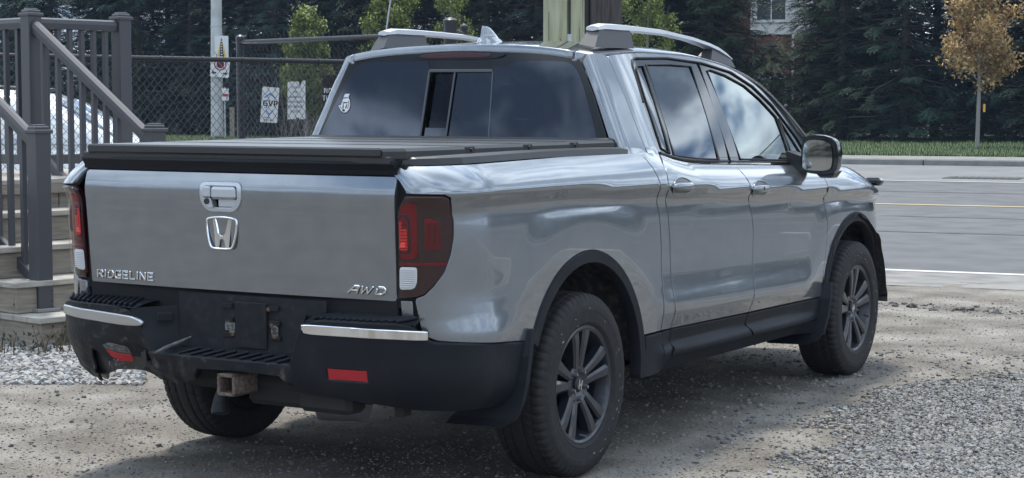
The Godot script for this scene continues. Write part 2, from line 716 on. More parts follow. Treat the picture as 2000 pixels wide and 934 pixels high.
func make_materials() -> void:
	var p := mat("silver_paint", Color.WHITE, 0.23, 0.8)
	grain(p, 0.8, noise_tex(512, 0.02, 2, [[0.0, lin(0.200, 0.224, 0.252)], [0.5, lin(0.222, 0.247, 0.277)], [1.0, lin(0.242, 0.269, 0.300)]], 6), null, 0.0, false)
	p.clearcoat_enabled = true
	p.clearcoat = 1.0
	p.clearcoat_roughness = 0.02
	var bp := mat("gloss_black", lin(0.008, 0.009, 0.011), 0.12, 0.0, 0.5)
	bp.clearcoat_enabled = true
	bp.clearcoat = 0.6
	bp.clearcoat_roughness = 0.03
	var pt := noise_tex(512, 0.02, 3, [[0.0, lin(0.009, 0.011, 0.015)], [0.6, lin(0.012, 0.0145, 0.019)], [0.85, lin(0.017, 0.019, 0.023)], [1.0, lin(0.032, 0.032, 0.033)]])
	var pb := noise_tex(512, 0.12, 8, [])
	var pm := mat("black_plastic", Color.WHITE, 0.5, 0.0, 0.28)
	grain(pm, 0.5, pt, pb, 0.06, false)
	var sp := mat("scuffed_plastic", Color.WHITE, 0.5, 0.0, 0.3)
	grain(sp, 1.6, noise_tex(512, 0.015, 13, [[0.0, lin(0.009, 0.011, 0.015)], [0.58, lin(0.014, 0.0165, 0.021)], [0.74, lin(0.03, 0.031, 0.033)], [0.88, lin(0.10, 0.098, 0.095)], [1.0, lin(0.22, 0.21, 0.20)]]), pb, 0.2, false)
	mat("dark_void", lin(0.006, 0.007, 0.009), 0.9)
	mat("seal_rubber", lin(0.010, 0.011, 0.013), 0.6)
	var ty := mat("tyre_rubber", Color.WHITE, 0.75, 0.0, 0.4)
	grain(ty, 2.0, noise_tex(512, 0.02, 31, [[0.0, lin(0.015, 0.0155, 0.017)], [0.6, lin(0.021, 0.021, 0.022)], [0.9, lin(0.034, 0.033, 0.032)], [1.0, lin(0.06, 0.056, 0.05)]]), pb, 0.1, false)
	var rm := mat("rim_grey", lin(0.019, 0.023, 0.031), 0.4, 0.25)
	rm.clearcoat_enabled = true
	rm.clearcoat = 0.5
	rm.clearcoat_roughness = 0.1
	mat("rim_dark", lin(0.014, 0.015, 0.018), 0.5, 0.3)
	mat("chrome", lin(0.72, 0.74, 0.77), 0.08, 1.0)
	mat("dull_chrome", lin(0.5, 0.52, 0.55), 0.28, 0.9)
	mat("steel", lin(0.30, 0.31, 0.33), 0.4, 0.8)
	var lm := mat("lamp_maroon", lin(0.017, 0.0015, 0.004), 0.12, 0.0, 0.4)
	lm.clearcoat_enabled = true
	lm.clearcoat = 0.5
	lm.clearcoat_roughness = 0.02
	mat("lamp_red", lin(0.125, 0.005, 0.010), 0.15, 0.0, 0.35)
	mat("lamp_bright_red", lin(0.55, 0.018, 0.02), 0.2)
	mat("lamp_core_red", lin(0.85, 0.08, 0.06), 0.2)
	mat("lamp_white", lin(0.62, 0.64, 0.66), 0.2)
	mat("reflector_red", lin(0.33, 0.012, 0.02), 0.25)
	# tinted panes: a dark mirror over a little see-through
	var clear := Image.create(4, 4, false, Image.FORMAT_RGBA8)
	clear.fill(Color.WHITE)
	var ct := ImageTexture.create_from_image(clear)
	for q in [["tinted_glass", 0.185, 0.20, 0.215, 0.93], ["rear_glass", 0.068, 0.078, 0.098, 0.92], ["front_glass", 0.30, 0.335, 0.335, 0.84], ["inner_glass", 0.03, 0.034, 0.042, 0.8]]:
		var g := mat(q[0], lin(q[1], q[2], q[3]), 0.015, 1.0, 0.5)
		g.albedo_color.a = q[4]
		g.albedo_texture = ct
		g.transparency = BaseMaterial3D.TRANSPARENCY_ALPHA
	mat("mirror_silver", lin(0.42, 0.45, 0.47), 0.02, 1.0)
	mat("sticker_white", lin(0.72, 0.74, 0.76), 0.4)
	mat("seat_cloth", lin(0.10, 0.105, 0.115), 0.85)
	mat("dirt_rust", lin(0.11, 0.06, 0.035), 0.9)
	var cov := mat("cover_vinyl", Color.WHITE, 0.33)
	grain(cov, 1.2, noise_tex(256, 0.05, 40, [[0.0, lin(0.045, 0.05, 0.058)], [1.0, lin(0.065, 0.072, 0.08)]]), pb, 0.06, false)
	mat("frame_black", lin(0.018, 0.02, 0.023), 0.4)
	# site
	var gt := noise_tex(1024, 0.006, 51, [[0.0, lin(0.12, 0.110, 0.095)], [0.35, lin(0.178, 0.165, 0.147)], [0.6, lin(0.222, 0.208, 0.188)], [0.8, lin(0.262, 0.249, 0.23)], [1.0, lin(0.32, 0.31, 0.294)]], 7)
	var g2 := noise_tex(1024, 0.16, 52, [[0.0, lin(0.35, 0.35, 0.35)], [0.4, lin(0.82, 0.82, 0.82)], [0.7, lin(0.98, 0.98, 0.97)], [1.0, Color.WHITE]], 3)
	var gm := mat("lot_dirt", Color.WHITE, 0.95, 0.0, 0.25)
	grain(gm, 0.28, gt)
	gm.detail_enabled = true
	gm.detail_albedo = g2
	gm.detail_blend_mode = BaseMaterial3D.BLEND_MODE_MUL
	var asp := mat("asphalt", Color.WHITE, 0.8, 0.0, 0.4)
	grain(asp, 0.12, noise_tex(1024, 0.01, 61, [[0.0, lin(0.075, 0.079, 0.086)], [0.5, lin(0.10, 0.104, 0.112)], [1.0, lin(0.125, 0.129, 0.137)]], 7))
	var con := mat("concrete", Color.WHITE, 0.9, 0.0, 0.3)
	grain(con, 0.35, noise_tex(512, 0.012, 62, [[0.0, lin(0.14, 0.14, 0.136)], [0.5, lin(0.205, 0.204, 0.197)], [1.0, lin(0.26, 0.256, 0.248)]], 6))
	mat("line_white", lin(0.48, 0.49, 0.49), 0.8)
	mat("line_yellow", lin(0.34, 0.28, 0.145), 0.8)
	mat("grass_soil", lin(0.05, 0.06, 0.03), 0.95)
	var gb := mat("grass_blade", lin(0.032, 0.068, 0.022), 0.7)
	gb.backlight_enabled = true
	gb.backlight = lin(0.02, 0.045, 0.01)
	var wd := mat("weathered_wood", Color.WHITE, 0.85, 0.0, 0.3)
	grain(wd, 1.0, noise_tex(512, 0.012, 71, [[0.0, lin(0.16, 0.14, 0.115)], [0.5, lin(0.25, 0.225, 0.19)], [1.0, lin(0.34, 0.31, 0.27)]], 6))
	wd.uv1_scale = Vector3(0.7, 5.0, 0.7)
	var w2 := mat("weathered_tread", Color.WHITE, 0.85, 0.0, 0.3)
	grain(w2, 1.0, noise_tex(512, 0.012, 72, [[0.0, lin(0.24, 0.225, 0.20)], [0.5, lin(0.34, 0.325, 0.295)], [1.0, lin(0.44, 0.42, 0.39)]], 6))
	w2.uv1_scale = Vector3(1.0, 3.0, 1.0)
	var rl := mat("railing_brown", lin(0.044, 0.045, 0.055), 0.45)
	rl.clearcoat_enabled = true
	rl.clearcoat = 0.15
	rl.clearcoat_roughness = 0.35
	mat("fence_black", lin(0.012, 0.015, 0.021), 0.35, 0.1)
	mat("fence_wire", lin(0.022, 0.026, 0.032), 0.45)
	mat("galvanised", lin(0.42, 0.45, 0.48), 0.5, 0.6)
	var pg := mat("pole_green_wood", Color.WHITE, 0.9, 0.0, 0.3)
	grain(pg, 1.0, noise_tex(512, 0.01, 73, [[0.0, lin(0.20, 0.20, 0.13)], [0.5, lin(0.33, 0.34, 0.235)], [1.0, lin(0.44, 0.45, 0.33)]], 6))
	pg.uv1_scale = Vector3(4.0, 0.25, 4.0)
	var pd := mat("pole_dark_wood", Color.WHITE, 0.9, 0.0, 0.3)
	grain(pd, 1.0, noise_tex(512, 0.012, 74, [[0.0, lin(0.03, 0.028, 0.028)], [0.5, lin(0.065, 0.06, 0.06)], [1.0, lin(0.11, 0.105, 0.10)]], 6))
	pd.uv1_scale = Vector3(5.0, 0.3, 5.0)
	var pc := mat("pole_concrete", Color.WHITE, 0.8)
	grain(pc, 0.3, noise_tex(256, 0.012, 75, [[0.0, lin(0.33, 0.34, 0.34)], [0.5, lin(0.46, 0.48, 0.49)], [1.0, lin(0.54, 0.57, 0.60)]], 5))
	mat("sign_white", lin(0.62, 0.64, 0.66), 0.6)
	mat("sign_black", lin(0.012, 0.013, 0.016), 0.6)
	mat("sign_red", lin(0.42, 0.03, 0.035), 0.6)
	mat("sign_yellow", lin(0.60, 0.42, 0.07), 0.6)
	mat("sign_blue", lin(0.06, 0.22, 0.52), 0.6)
	mat("print_grey", lin(0.16, 0.17, 0.20), 0.7)
	var wp := mat("white_paint", lin(0.72, 0.74, 0.76), 0.35)
	wp.clearcoat_enabled = true
	wp.clearcoat = 1.0
	wp.clearcoat_roughness = 0.03
	mat("car_glass", lin(0.30, 0.33, 0.37), 0.03, 0.75)
	mat("bark", lin(0.10, 0.085, 0.07), 0.95)
	mat("bark_grey", lin(0.24, 0.23, 0.215), 0.95)
	for k in [["leaf_spruce", 0.032, 0.066, 0.044], ["leaf_pine", 0.054, 0.086, 0.048], ["leaf_blue_spruce", 0.050, 0.092, 0.080], ["leaf_bright", 0.20, 0.24, 0.075], ["leaf_rust", 0.50, 0.36, 0.20], ["leaf_shrub", 0.05, 0.07, 0.03], ["twig_grey", 0.15, 0.13, 0.115]]:
		var lf := mat(k[0], lin(k[1], k[2], k[3]), 0.65, 0.0, 0.35)
		lf.backlight_enabled = true
		lf.backlight = lin(k[1] * 0.7, k[2] * 0.8, k[3] * 0.5)
		lf.vertex_color_use_as_albedo = true
	var bk := mat("brick_red", Color.WHITE, 0.9)
	grain(bk, 1.5, noise_tex(256, 0.05, 80, [[0.0, lin(0.15, 0.06, 0.045)], [1.0, lin(0.26, 0.11, 0.08)]], 4))
	mat("house_white", lin(0.66, 0.67, 0.67), 0.7)
	mat("roof_shingle", lin(0.05, 0.048, 0.05), 0.9)
	var st := mat("gravel_stone", Color.WHITE, 0.85, 0.0, 0.35)
	st.vertex_color_use_as_albedo = true
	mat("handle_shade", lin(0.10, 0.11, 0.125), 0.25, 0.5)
	var rs := mat("rail_silver", lin(0.52, 0.54, 0.57), 0.3, 0.5)
	rs.clearcoat_enabled = true
	rs.clearcoat = 0.8
	mat("rail_grey", lin(0.06, 0.063, 0.07), 0.4, 0.3)
	var ld := mat("liner_dirt", Color.WHITE, 0.95)
	grain(ld, 2.5, noise_tex(256, 0.03, 90, [[0.0, lin(0.012, 0.012, 0.013)], [0.55, lin(0.03, 0.03, 0.03)], [1.0, lin(0.13, 0.12, 0.105)]], 4), null, 0.0, false)
	var lc := mat("lamp_cover", Color(0.10, 0.0, 0.01, 0.03), 0.02, 0.0, 0.35)
	lc.transparency = BaseMaterial3D.TRANSPARENCY_ALPHA
	mat("frit_black", lin(0.010, 0.011, 0.014), 0.06, 0.0, 0.5)
	mat("slider_grey", lin(0.10, 0.105, 0.115), 0.4, 0.2)
	mat("lamp_dull_red", lin(0.045, 0.006, 0.009), 0.15)
	mat("silver_satin", lin(0.46, 0.49, 0.53), 0.34, 0.6)
	var rp := mat("recess_plastic", Color.WHITE, 0.6, 0.0, 0.3)
	grain(rp, 2.2, noise_tex(256, 0.03, 91, [[0.0, lin(0.009, 0.011, 0.014)], [0.6, lin(0.014, 0.016, 0.019)], [0.85, lin(0.022, 0.023, 0.025)], [1.0, lin(0.06, 0.058, 0.056)]], 5), null, 0.0, false)
	var sg2 := mat("scraped_grey", Color.WHITE, 0.8)
	grain(sg2, 8.0, noise_tex(256, 0.03, 92, [[0.0, lin(0.03, 0.03, 0.032)], [0.5, lin(0.10, 0.10, 0.098)], [1.0, lin(0.26, 0.25, 0.24)]], 5), null, 0.0, false)
	mat("under_black", lin(0.012, 0.012, 0.013), 0.8)
	var rst := mat("rusty_steel", Color.WHITE, 0.9)
	grain(rst, 6.0, noise_tex(256, 0.03, 93, [[0.0, lin(0.05, 0.035, 0.028)], [0.5, lin(0.11, 0.085, 0.07)], [1.0, lin(0.20, 0.16, 0.13)]], 5), null, 0.0, false)
	mat("tape_orange", lin(0.70, 0.33, 0.06), 0.6)
	mat("cable_black", lin(0.012, 0.012, 0.014), 0.6)
	mat("cap_black", lin(0.02, 0.022, 0.027), 0.35)
	mat("dead_leaf", lin(0.12, 0.08, 0.05), 0.9)
	mat("weed_leaf", lin(0.05, 0.06, 0.035), 0.8)
	mat("steel_dark", lin(0.06, 0.06, 0.065), 0.6, 0.3)
	var ap := mat("asphalt_pale", Color.WHITE, 0.85, 0.0, 0.4)
	grain(ap, 0.12, noise_tex(512, 0.01, 63, [[0.0, lin(0.125, 0.13, 0.135)], [0.5, lin(0.155, 0.16, 0.165)], [1.0, lin(0.19, 0.19, 0.195)]], 7))
	mat("scuff_pale", lin(0.30, 0.29, 0.28), 0.9)
	var tar := mat("tar_dark", Color.WHITE, 0.7)
	grain(tar, 0.5, noise_tex(256, 0.03, 64, [[0.0, lin(0.03, 0.031, 0.033)], [1.0, lin(0.085, 0.087, 0.09)]], 5))
	mat("spoiler_black", lin(0.010, 0.012, 0.016), 0.35, 0.0, 0.25)


# ------------------------------------------------------------------ truck surfaces

var k_crease := Knots.new([-1.3, 1.190, -0.9, 1.187, 0.0, 1.172, 0.7, 1.146, 1.43, 1.110, 2.86, 1.042, 3.6, 1.00, 4.2, 0.95])
var k_top := Knots.new([-1.3, 1.285, 0.0, 1.299, 0.66, 1.297, 0.85, 1.284, 1.0, 1.262, 1.15, 1.243, 1.64, 1.220, 2.43, 1.195, 3.1, 1.174, 3.3, 1.155, 3.5, 1.118, 3.7, 1.06, 3.9, 0.98, 4.2, 0.86])
var k_plan := Knots.new([-1.3, 0.995, -0.74, 0.995, -0.3, 0.984, 0.3, 0.975, 1.2, 0.974, 2.0, 0.970, 2.7, 0.963, 3.2, 0.955, 3.45, 0.945, 3.7, 0.905, 3.9, 0.82, 4.1, 0.64])
var k_low := Knots.new([0.20, -0.16, 0.30, -0.085, 0.36, -0.040, 0.392, -0.008, 0.405, -0.006, 0.44, -0.038, 0.50, -0.026, 0.585, -0.003, 0.605, -0.004, 0.69, -0.018, 0.78, -0.026, 0.92, -0.028, 1.0, -0.031, 1.045, -0.034, 1.075, -0.024, 1.102, -0.005, 1.112, 0.0])
var k_rear := Knots.new([0.3, -0.97, 0.60, -1.0, 0.80, -1.020, 0.95, -1.030, 1.10, -1.040, 1.178, -1.046, 1.185, -1.0455, 1.20, -1.0415, 1.30, -1.008])
var k_roof := Knots.new([0.4, 1.700, 0.55, 1.715, 0.8, 1.728, 1.2, 1.745, 1.6, 1.741, 2.0, 1.708, 2.2, 1.672, 2.42, 1.607, 2.6, 1.50, 2.78, 1.345, 2.9, 1.21])
var k_roof_rise := Knots.new([0.4, 0.050, 1.0, 0.058, 1.8, 0.056, 2.9, 0.04])
const REAR_RX := 0.30
const REAR_RZ := 0.22
const ARCH_REAR := Vector2(0.03, 0.40)
const ARCH_FRONT := Vector2(3.20, 0.39)
const ARCH_OUT := 0.515
const ARCH_IN := 0.465

func glass_z(y: float) -> float:
	var t := y - 1.2
	return 0.868 - 0.36 * t - 0.15 * t * t

func body_half(x: float, y: float) -> float:
	var top := k_top.at(x)
	var cr := k_crease.at(x)
	var w := k_plan.at(x)
	if y > top:
		var more := 0.033 * smoothstep(1.1, 0.75, x) - 0.018 * (x - 1.5) * (x - 1.5) - (0.972 - w)
		var fl := smoothstep(1.05, 0.85, x) * (w - 0.110 - glass_z(top) - more) * exp(-(y - top) / 0.05)
		return glass_z(y) + more + fl
	if y >= cr:
		var t := (y - cr) / (top - cr)
		return w - 0.030 * t - 0.080 * t * t
	var y5 := 0.517 - 0.02 * (x - 0.8)
	var yn := 0.5 + (y - y5) / (cr - y5) * 0.612
	var d := k_low.at(yn)
	var r := minf(Vector2(x, y).distance_to(ARCH_REAR), Vector2(x, y).distance_to(ARCH_FRONT))
	var b := smoothstep(0.82, 0.58, r) * smoothstep(0.02, 0.12, cr - y)
	return w + lerpf(d, -0.019, b)

# u runs along the side (u = x), then round the rear corner and on along the rear face
func body_at(p: Vector2, sg: float) -> Vector3:
	var xr := k_rear.at(p.y)
	var a := xr + REAR_RX - p.x
	if a <= 0.0:
		return Vector3(p.x, p.y, sg * body_half(p.x, p.y))
	var l := 0.4133
	var z0 := body_half(xr + REAR_RX, p.y)
	if a < l:
		var t := a / l * PI / 2
		return Vector3(xr + REAR_RX - REAR_RX * sin(t), p.y, sg * (z0 - REAR_RZ + REAR_RZ * cos(t)))
	return Vector3(xr, p.y, sg * (z0 - REAR_RZ - (a - l)))

func cab_at(p: Vector2, sg: float) -> Vector3:
	var xr := 0.558 + (p.y - 1.34) * 0.12
	var rx := 0.05
	var rz := 0.030
	var a := xr + rx - p.x
	if a <= 0.0:
		return Vector3(p.x, p.y, sg * body_half(p.x, p.y))
	var l := 0.0648
	var z0 := body_half(xr + rx, p.y)
	if a < l:
		var t := a / l * PI / 2
		return Vector3(xr + rx - rx * sin(t), p.y, sg * (z0 - rz + rz * cos(t)))
	return Vector3(xr, p.y, sg * (z0 - rz - (a - l)))

func gate_at(p: Vector2) -> Vector3:
	return Vector3(k_rear.at(p.y) - 0.012 + 0.022 * (p.x / 0.75) * (p.x / 0.75), p.y, p.x)

# p.x is the share of the half width (times 0.65), p.y is x
func roof_at(p: Vector2) -> Vector3:
	var y := k_roof.at(p.y)
	var s := p.x / 0.65
	return Vector3(p.y, y + k_roof_rise.at(p.y) * pow(maxf(1.0 - pow(absf(s), 2.5), 0.0), 0.75), s * (glass_z(y) - (0.972 - k_plan.at(p.y))))

func rear_glass_at(p: Vector2) -> Vector3:
	return Vector3(0.522 + (p.y - 1.3) * 0.12 + 0.02 * (p.x / 0.7) * (p.x / 0.7), p.y, p.x)

func bumper_at(p: Vector2, sg: float) -> Vector3:
	var xr := -1.12 - 0.02 * (p.y - 0.6) / 0.2
	if p.y < 0.56:
		xr += 0.35 * (0.56 - p.y) * (0.56 - p.y) / 0.2
	var shift := xr + 1.12
	var r := 0.36
	var a := -1.12 + r - p.x
	var drop := 0.5 * pow(maxf(0.52 - p.y, 0.0), 2.0) / 0.15
	if a <= 0.0:
		var x := p.x + shift * smoothstep(-0.45, -0.76, p.x)
		return Vector3(x, p.y, sg * lerpf(0.98 - drop, body_half(x, p.y) + 0.002, smoothstep(-0.72, -0.5, p.x)))
	var l := r * PI / 2
	if a < l:
		var t := a / r
		return Vector3(xr + r - r * sin(t), p.y, sg * (0.98 - drop - r + r * cos(t)))
	var z := 0.62 - (a - l)
	return Vector3(xr - 0.045 * (1.0 - pow(z / 0.62, 2.0)), p.y, sg * (z - drop * clampf((z - 0.35) / 0.27, 0.0, 1.0)))

# u on the bumper of a point z across it
func bumper_u(z: float) -> float:
	if z <= 0.62:
		return -1.12 + 0.36 - 0.36 * PI / 2 - (0.62 - z)
	return -1.12 + 0.36 - 0.36 * acos(clampf((z - 0.62) / 0.36, 0.0, 1.0))

func hood_at(p: Vector2) -> Vector3:
	var e := k_top.at(p.y)
	var w := k_plan.at(p.y) - 0.11
	var s := p.x / 0.87
	return Vector3(p.y, e + 0.055 * (1.0 - s * s), s * w)

func lift(f: Callable, off: float, heart := Vector3(1.5, 0.9, 0)) -> Callable:
	return func(p: Vector2) -> Vector3:
		var n := normal_at(f, p, 1.0)
		var q: Vector3 = f.call(p)
		if n.dot(q - heart) < 0.0:
			n = -n
		return q + n * off


func side_panel(called: String, outline: PackedVector2Array, m: String, sg: float, off := 0.0, cell := 0.035, depth := 0.03, holes: Array = [], gap := 0.0045, parent: Node3D = truck) -> MeshInstance3D:
	var mb := MB.new()
	var f := func(p: Vector2) -> Vector3: return body_at(p, sg)
	if off != 0.0:
		f = lift(f, off)
	sheet(mb, outline, f, cell, gap, depth, holes)
	return part(called, mb, M[m], parent)

func build_truck() -> void:
	truck = thing("pickup_truck", "silver crew cab pickup with black tri-fold bed cover and torn rear bumper", "pickup truck", TRUCK_AT, deg_to_rad(TRUCK_TURN))
	for sg in [1.0, -1.0]:
		truck_side(sg)
	truck_top()
	truck_tail()
	truck_bumper()
	truck_below()
	for w in [[0.0, 1.0], [0.0, -1.0], [3.18, 1.0], [3.18, -1.0]]:
		wheel(w[0], w[1])


func arch_cut(c: Vector2, r: float, a0: float, a1: float, n := 28) -> PackedVector2Array:
	return arc(c.x, c.y, r, r, a0, a1, n)

func truck_side(sg: float) -> void:
	# bed side
	var o := pl([-1.130, 1.283, -0.8, 1.287, 0.0, 1.297, 0.662, 1.295, 0.660, 1.15, 0.690, 1.08, 0.712, 1.02, 0.724, 0.89, 0.722, 0.70, 0.715, 0.516])
	o.append_array(arch_cut(ARCH_REAR, ARCH_OUT, 13.0, 156.6))
	o.append_array(pl([-0.75, 0.632, -0.98, 0.655, -1.02, 0.668, -1.045, 0.70, -1.06, 0.80]))
	o.append_array(lamp_edge())
	o.append_array(pl([-1.130, 1.184]))
	side_panel("bed_side", o, "silver_paint", sg, 0.0, 0.03)
	side_panel("corner_filler", pl([-1.127, 0.66, -1.068, 0.66, -1.068, 0.803, -1.127, 0.803]), "silver_paint", sg)
	# cab side: strip between bed and door, rear pillar, roof rail of the body, front pillar
	o = pl([0.715, 0.516, 0.722, 0.70, 0.724, 0.89, 0.712, 1.02, 0.690, 1.08, 0.660, 1.15, 0.662, 1.295, 0.745, 1.297, 0.745, 1.716])
	for k in 22:
		var x := 0.80 + k * 0.098
		o.append(Vector2(x, k_roof.at(x) - 0.004))
	o.append_array(pl([2.87, 1.205, 2.78, 1.205, 2.70, 1.322, 2.50, 1.498, 2.33, 1.594, 2.11, 1.664, 1.785, 1.704, 1.40, 1.720, 1.06, 1.712, 1.01, 1.700, 0.985, 1.675, 0.928, 1.51, 0.89, 1.30, 0.872, 1.288]))
	o.append_array(pl([0.80, 1.245, 0.745, 1.165, 0.745, 1.15, 0.775, 1.08, 0.797, 1.03, 0.812, 0.89, 0.818, 0.70, 0.822, 0.514]))
	side_panel("cab_side", o, "silver_paint", sg, 0.0, 0.03)
	# rear pillar beside the back window
	var mb := MB.new()
	var fc := func(p: Vector2) -> Vector3: return cab_at(p, sg)
	var pil := pl([0.505, 1.28, 0.745, 1.28, 0.745, 1.716, 0.70, 1.722, 0.60, 1.722, 0.560, 1.715, 0.535, 1.50])
	sheet(mb, pil, fc, 0.025, 0.002, 0.012, [], Vector3(1.5, 1.5, 0))
	part("rear_pillar", mb, M["silver_paint"], truck)
	# doors
	o = pl([0.822, 0.514, 0.818, 0.70, 0.812, 0.89, 0.797, 1.03, 0.775, 1.08, 0.745, 1.15, 0.745, 1.165, 0.80, 1.245, 0.872, 1.284, 1.0, 1.258, 1.15, 1.239, 1.40, 1.226, 1.665, 1.215, 1.655, 1.11, 1.69, 1.05, 1.735, 0.97, 1.75, 0.89, 1.74, 0.75, 1.712, 0.575, 1.69, 0.499])
	var d := side_panel("rear_door", o, "silver_paint", sg)
	door_extras(d, sg, 0.888, 1.140, 0.822, 1.69, false)
	o = pl([1.69, 0.499, 1.712, 0.575, 1.74, 0.75, 1.75, 0.89, 1.735, 0.97, 1.69, 1.05, 1.655, 1.11, 1.665, 1.215, 2.05, 1.202, 2.43, 1.191, 2.74, 1.178, 2.725, 1.10, 2.71, 1.015, 2.745, 0.93, 2.765, 0.86, 2.73, 0.70, 2.665, 0.485])
	d = side_panel("front_door", o, "silver_paint", sg)
	door_extras(d, sg, 1.785, 1.094, 1.69, 2.66, true)
	# front fender
	o = pl([2.74, 1.178, 2.725, 1.10, 2.71, 1.015, 2.745, 0.93, 2.765, 0.86, 2.73, 0.70, 2.70, 0.56])
	o.append_array(arch_cut(ARCH_FRONT, ARCH_OUT, 160.0, 22.0))
	o.append_array(pl([3.80, 0.60, 4.0, 0.62, 4.02, 0.80, 3.95, 0.94, 3.85, 0.995, 3.7, 1.054, 3.5, 1.112, 3.3, 1.149, 3.1, 1.168]))
	side_panel("front_fender", o, "silver_paint", sg)
	# black cladding: arches, sills, front bumper side
	o = arch_cut(ARCH_REAR, ARCH_OUT + 0.003, 6.0, 158.0)
	o.append_array(arch_cut(ARCH_REAR, ARCH_IN, 158.0, 0.0))
	o.append_array(pl([0.49, 0.335, 0.72, 0.332, 0.722, 0.513, 0.54, 0.513]))
	side_panel("rear_arch_cladding", o, "black_plastic", sg, 0.008, 0.025, 0.05)
	o = pl([0.726, 0.318, 0.80, 0.322, 0.80, 0.40, 0.820, 0.44, 0.822, 0.512, 0.726, 0.513])
	side_panel("cab_sill_end", o, "black_plastic", sg, 0.004, 0.03, 0.02)
	o = pl([0.80, 0.392, 0.826, 0.43, 0.826, 0.512, 1.686, 0.496, 1.665, 0.45, 1.70, 0.385])
	side_panel("rear_door_cladding", o, "black_plastic", sg, 0.004, 0.02, 0.02, [], 0.003, truck)
	o = pl([1.71, 0.385, 1.672, 0.45, 1.692, 0.496, 2.662, 0.483, 2.64, 0.42, 2.63, 0.372])
	side_panel("front_door_cladding", o, "black_plastic", sg, 0.004, 0.02, 0.02)
	o = pl([0.80, 0.318, 0.80, 0.388, 1.70, 0.381, 2.62, 0.369, 2.66, 0.30])
	side_panel("sill", o, "black_plastic", sg, -0.004, 0.02, 0.02)
	o = arch_cut(ARCH_FRONT, ARCH_OUT + 0.003, 20.0, 178.0)
	o.append_array(pl([2.655, 0.36, 2.70, 0.27]))
	o.append_array(arch_cut(ARCH_FRONT, ARCH_IN, 190.0, 2.0))
	o.append_array(pl([3.67, 0.385, 3.70, 0.385, 3.80, 0.585, 3.69, 0.59]))
	side_panel("front_arch_cladding", o, "black_plastic", sg, 0.008, 0.025, 0.05)
	o = pl([3.70, 0.38, 4.0, 0.40, 4.02, 0.61, 3.80, 0.59])
	side_panel("front_bumper_side", o, "black_plastic", sg)
	# dark shell behind the gaps
	o = pl([-1.14, 1.27, 0.66, 1.285, 0.74, 1.285, 0.745, 1.70, 1.0, 1.70, 0.90, 1.29, 1.2, 1.22, 2.8, 1.16, 3.5, 1.05, 3.95, 0.9, 3.98, 0.42, 3.75, 0.42])
	o.append_array(arch_cut(ARCH_FRONT, 0.54, 5.0, 175.0))
	o.append_array(pl([2.64, 0.36, 0.60, 0.36]))
	o.append_array(arch_cut(ARCH_REAR, 0.54, 5.0, 175.0))
	o.append_array(pl([-0.55, 0.50, -1.10, 0.50]))
	side_panel("inner_shell", o, "dark_void", sg, -0.016, 0.06, 0.0, [], 0.0)
	# dark seals lying in the gaps between the panels
	for q in [[0.662, 1.293, 0.660, 1.15, 0.690, 1.08, 0.712, 1.02, 0.724, 0.89, 0.722, 0.70, 0.715, 0.518], [0.872, 1.286, 0.80, 1.245, 0.745, 1.165, 0.745, 1.15, 0.775, 1.08, 0.797, 1.03, 0.812, 0.89, 0.818, 0.70, 0.822, 0.516], [1.665, 1.215, 1.655, 1.11, 1.69, 1.05, 1.735, 0.97, 1.75, 0.89, 1.74, 0.75, 1.712, 0.575, 1.69, 0.499], [2.74, 1.178, 2.725, 1.10, 2.71, 1.015, 2.745, 0.93, 2.765, 0.86, 2.73, 0.70, 2.665, 0.487]]:
		mb = MB.new()
		var fs := func(p: Vector2) -> Vector3: return body_at(p, sg)
		var sunk := lift(fs, -0.0045)
		var run := pl(q)
		var line := []
		for k in run.size() - 1:
			var m := maxi(1, int(run[k].distance_to(run[k + 1]) / 0.02))
			for i in m:
				line.append(sunk.call(run[k].lerp(run[k + 1], float(i) / m)))
		line.append(sunk.call(run[run.size() - 1]))
		mb.tube(line, 0.0046, 6)
		part("panel_gap_seal", mb, M["dark_void"], truck)
	glazing(sg)
	arch_liner(0.03, 0.40, sg)
	arch_liner(3.20, 0.39, sg)
	if sg > 0:
		mud_flap(sg, true)
	mud_flap(sg, false)
	mirror(sg)
	roof_rail(sg)
	tail_lamp(sg)
	# black rail cap on the bed side
	mb = MB.new()
	var rings := []
	for k in 16:
		var uu := lerpf(-1.09, 0.655, pow(k / 15.0, 1.3))
		var q := body_at(Vector2(uu, k_top.at(uu)), 1.0)
		var x := q.x
		var y := q.y
		var z := q.z
		var t := smoothstep(0.45, 0.65, x) * 0.012
		rings.append([Vector3(x, y - 0.006, sg * (z - 0.003)), Vector3(x, y + 0.018 - t, sg * (z - 0.010)), Vector3(x, y + 0.024 - t, sg * (z - 0.025)), Vector3(x, y + 0.024 - t, sg * (z - 0.12)), Vector3(x, y - 0.02, sg * (z - 0.12))])
	mb.loft(rings)
	part("bed_rail_cap", mb, M["frame_black"], truck)
	# seam bead of the rear pillar
	mb = MB.new()
	rings = []
	for k in 14:
		var y := lerpf(1.29, 1.70, k / 13.0)
		rings.append(Vector3(0.745, y, sg * (body_half(0.745, y) - 0.0035)))
	mb.tube(rings, 0.0035, 6)
	part("pillar_seam", mb, M["seal_rubber"], truck)


func lamp_edge() -> PackedVector2Array:
	# outer edge of the tail lamp, from its foot up and over to its top
	return pl([-1.055, 0.813, -1.02, 0.825, -0.985, 0.855, -0.945, 0.905, -0.922, 0.965, -0.910, 1.03, -0.910, 1.09, -0.922, 1.135, -0.945, 1.168, -0.975, 1.180])

